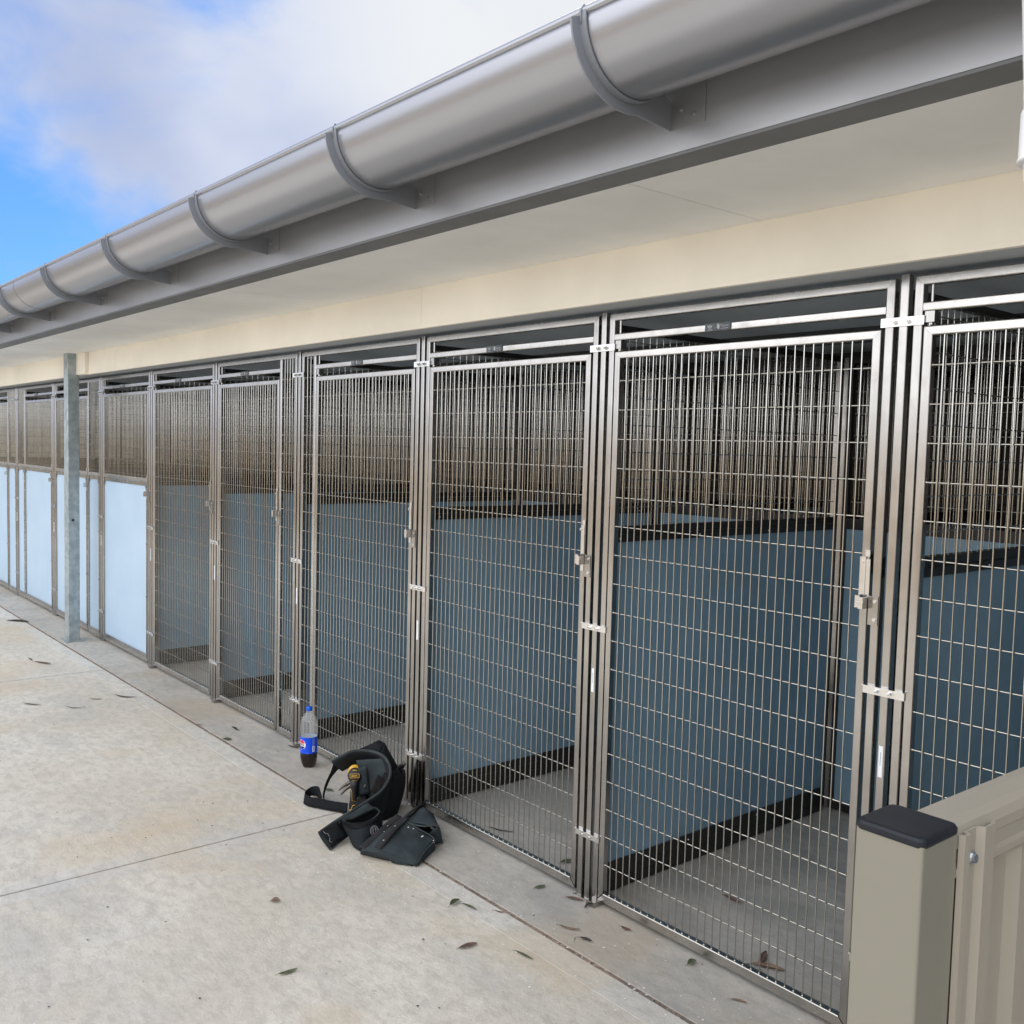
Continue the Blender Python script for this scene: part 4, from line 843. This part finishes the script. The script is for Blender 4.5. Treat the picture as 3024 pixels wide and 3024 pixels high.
for Hs, rr in ((H0, (0.011, 0.0095, 0.008, 0.006, 0.0035)), (H1, (0.011, 0.0095, 0.008, 0.006, 0.0035))):
    pts = cr(Hs, 4)
    for k in range(len(pts)-1):
        f0 = k/(len(pts)-1)*4; f1 = (k+1)/(len(pts)-1)*4
        ra = rr[int(f0)]+(rr[min(4, int(f0)+1)]-rr[int(f0)])*(f0 % 1); rb = rr[min(4, int(f1))]+(rr[min(4, int(f1)+1)]-rr[min(4, int(f1))])*(f1 % 1)
        m.cyl(pts[k], pts[k+1], ra, 10, rb)
    m.sphere(pts[-1], rr[-1], 8, 5)
m.cyl((-3.735,-0.232,0.122), (-3.700,-0.212,0.122), 0.0135, 14); m.cyl((-3.700,-0.212,0.122), (-3.690,-0.206,0.122), 0.016, 14); m.build('hammer_head', M_IRON, ham)
m = MB(); m.cyl((-3.718,-0.222,0.122), (-3.690,-0.200,0.004), 0.010, 12, 0.014); m.build('hammer_handle', M_RUB, ham)
dt = thing('dark_tool_handle', 'dark tool handle with a red band sheathed at the right of the belt', 'hand tool', (-3.69, -0.05, 0.15))
m = MB(); a_, b_ = Vector((-3.700,-0.062,0.135)), Vector((-3.650,-0.048,0.192)); m.cyl(a_, b_, 0.0125, 16, 0.014); m.sphere(b_, 0.014, 14, 8); m.build('grip', M_BLACK, dt)
m = MB(); m.cyl(b_, b_+(b_-a_).normalized()*0.016, 0.010, 14, 0.011); m.sphere(b_+(b_-a_).normalized()*0.016, 0.011, 12, 7); m.build('end_knob', M_IRON, dt)
m = MB(); d_ = (b_-a_).normalized(); m.cyl(a_+Vector((0.012,-0.022,0.028)), a_+Vector((0.012,-0.022,0.028))+d_*0.030, 0.0075, 12); m.build('red_band', M_RED, dt)

# ---------------------------------------------------------------- fallen leaves
LV = [((-2.475,-0.551), 0.085, 0.028, 70, M_LR, 'reddish brown curled leaf alone on the pale yard concrete, right of centre'),
 ((-2.745,-0.405), 0.070, 0.030, 100, M_LG, 'upright green leaf on the pale concrete strip below the tool belt'),
 ((-2.690,-0.385), 0.085, 0.014, 15, M_LG, 'narrow olive leaf touching the upright green leaf by the joint'),
 ((-2.319,-0.441), 0.095, 0.013, 20, M_LG, 'straight green blade leaf beside the tooled edge of the yard concrete'),
 ((-2.600,-0.315), 0.045, 0.009, 35, M_LR, 'thin red brown leaf lying at the dirt joint'),
 ((-2.360,-0.197), 0.095, 0.016, 25, M_LT, 'long tan leaf on the grey slab between joint and gate'),
 ((-2.297,-0.240), 0.055, 0.006, 120, M_LW, 'white sliver of bark on the grey slab'),
 ((-2.265,-0.215), 0.055, 0.018, 10, M_LD, 'dark folded leaf next to the white sliver'),
 ((-2.500,-0.045), 0.085, 0.020, 30, M_LR, 'brown leaf heaped against the foot of the partition post'),
 ((-2.445,-0.030), 0.080, 0.018, -55, M_LD, 'dark leaf leaning on the little floor block by the post'),
 ((-2.658,-0.075), 0.060, 0.026, 95, M_LG, 'green leaf below the door bottom rail left of the post feet'),
 ((-2.237,-0.045), 0.050, 0.022, 10, M_LR, 'small crumpled brown leaf close to the bottom rail of the widest door'),
 ((-2.687,-1.096), 0.075, 0.022, 75, M_LG, 'green leaf curled alone near the bottom edge of the yard'),
 ((-3.145,-0.915), 0.040, 0.034, 60, M_LT, 'small tan leaf by itself on the open yard left of centre'),
 ((-7.719,-0.648), 0.11, 0.016, 0, M_LD, 'smaller of the dark leaf pair above the far yard joint'),
 ((-7.541,-0.605), 0.17, 0.030, 40, M_LR, 'larger reddish leaf of the pair above the far yard joint'),
 ((-6.416,-0.944), 0.14, 0.018, 50, M_LD, 'dark stick like leaf at the left edge below the far joint'),
 ((-6.196,-0.748), 0.14, 0.012, 50, M_LD, 'thin dark twig leaf in the middle of the far slab'),
 ((-6.285,-0.417), 0.17, 0.024, 30, M_LD, 'long dark leaf on the far tooled edge strip'),
 ((-6.320,-0.590), 0.09, 0.012, 40, M_LD, 'short dark leaf between twig and long leaf'),
 ((-9.374,-0.359), 0.24, 0.045, 35, M_LD, 'dark leaf clump near the joint at the far left'),
 ((-5.215,-0.161), 0.085, 0.024, 5, M_LD, 'dark leaf on the slab before the mesh door left of the bottle'),
 ((-5.054,-0.272), 0.055, 0.035, 60, M_LG, 'green sprig sitting in the dirt joint'),
 ((-5.420,-0.290), 0.060, 0.020, 60, M_LT, 'tan leaf caught in the joint farther along'),
 ((-4.030,-0.205), 0.050, 0.036, 20, M_LG, 'small olive leaf on the slab between bottle and tool belt'),
 ((-1.830,0.170), 0.11, 0.030, 100, M_LR, 'tall reddish leaf inside the nearest kennel by the door'),
 ((-1.780,0.130), 0.13, 0.030, 20, M_LT, 'tan leaf lying flat inside the nearest kennel'),
 ((-2.150,0.42), 0.10, 0.024, 0, M_LR, 'reddish leaf deeper on the nearest kennel floor'),
 ((-2.76,0.16), 0.07, 0.030, 90, M_LG, 'green leaf inside the kennel behind the bars, right of the tool belt'),
 ((-2.70,0.07), 0.06, 0.026, 70, M_LD, 'dark leaf behind the bars next to the door stile'),
 ((-3.17,0.16), 0.15, 0.014, 25, M_LD, 'long dark leaf inside the kennel right of the tool belt'),
 ((-4.72,-0.035), 0.09, 0.02, 15, M_LD, 'dark leaf at the feet of the posts left of the bottle'),
 ((-1.95,-0.04), 0.05, 0.03, 80, M_LG, 'green leaf tucked under the bottom rail of the widest door'),
 ((-1.72,-0.10), 0.06, 0.012, 30, M_LT, 'tan shred on the slab beside the beige fence post')]
for k, ((x, y), ln, wd, rot, mat, lab_) in enumerate(LV):
    ln *= 0.8 if x > -4.5 else 0.9; wd *= 0.75
    m = MB(); n = 10; P = []; rr = R(rot); cz = 0.0015 if y > -0.3 else -0.002; curl = 0.10+0.25*((k*37) % 10)/10
    for i in range(n+1):
        s_ = i/n-0.5; w = wd*0.5*max(0.04, math.sin(math.pi*(0.04+0.92*i/n))**0.8); bend = 0.10*ln*math.sin(2.4*s_+k)
        row = []
        for j in range(5):
            v = (j-2)/2*w; h = abs(v)*0.9*(0.6+0.4*math.sin(k))+ln*curl*(s_*s_)+ (0.002 if True else 0)
            px, pz = s_*ln, v+bend; row.append((x+px*math.cos(rr)-pz*math.sin(rr), y+px*math.sin(rr)+pz*math.cos(rr), cz+h))
        P.append(row)
    m.grid(P, 0.0007); m.tube([tuple(Vector(P[0][2])), (P[0][2][0]-0.012*math.cos(rr), P[0][2][1]-0.012*math.sin(rr), cz+0.002)], 0.0006, 4)
    o = m.build('fallen_leaf', mat, fixn=True); off = Vector((x, y, cz)); o.data.transform(Matrix.Translation(-off)); o.location = off
    tag(o, lab_, 'leaf', 'fallen leaves')
# white paint chips and grit scattered by the joint
m = MB(); rnd = random.Random(3)
def chip(x, y, z, s_):
    a = rnd.random()*6.28; n = rnd.choice((4, 5, 5)); s_ *= 1.35; vs = [(x+s_*(0.6+0.6*rnd.random())*math.cos(a+6.28*i/n), y+s_*(0.6+0.6*rnd.random())*math.sin(a+6.28*i/n), z+rnd.random()*s_*0.4) for i in range(n)]
    m.add(vs+[(x, y, z-0.0005)], [tuple(range(n))]+[(n, (i+1) % n, i) for i in range(n)])
for k in range(420):
    x = rnd.uniform(-4.0, -1.3)+rnd.gauss(0, 0.2); y = rnd.gauss(-0.36, 0.22)
    if y > 0.5: continue
    chip(x, y, 0.001 if y > -0.28 else (-0.008 if y > -0.301 else -0.001), rnd.choice((0.0012, 0.0016, 0.002, 0.003)))
for k in range(200): chip(rnd.uniform(-5.4, -1.2), rnd.uniform(-0.299, -0.283), -0.007, rnd.choice((0.002, 0.0028, 0.004)))
for k in range(90): chip(rnd.uniform(-5.5, -1.6), rnd.uniform(-2.2, -0.4), -0.001, rnd.choice((0.0015, 0.002, 0.003)))
for k in range(50): chip(rnd.gauss(-3.2, 0.15), rnd.gauss(-0.45, 0.08), -0.001, 0.0028)
for k in range(60): chip(rnd.uniform(-3.4, -1.4), rnd.uniform(0.03, 1.0), 0.001, rnd.choice((0.0015, 0.002)))
m.build('white_chips', M_CHIP, kind='stuff')
m = MB(); rnd = random.Random(9)
for k in range(150): chip(rnd.uniform(-9, -1.4), rnd.uniform(-2.3, -0.3), -0.001, rnd.choice((0.002, 0.003, 0.0035)))
for k in range(140): chip(rnd.uniform(-8, -1.2), rnd.uniform(-0.299, -0.283), -0.007, rnd.choice((0.003, 0.004, 0.005)))
for k in range(60): chip(rnd.uniform(-5, -1.2), rnd.uniform(-0.25, 0.9), 0.001, rnd.choice((0.002, 0.003)))
m.build('dirt_specks', M_LD, kind='stuff')
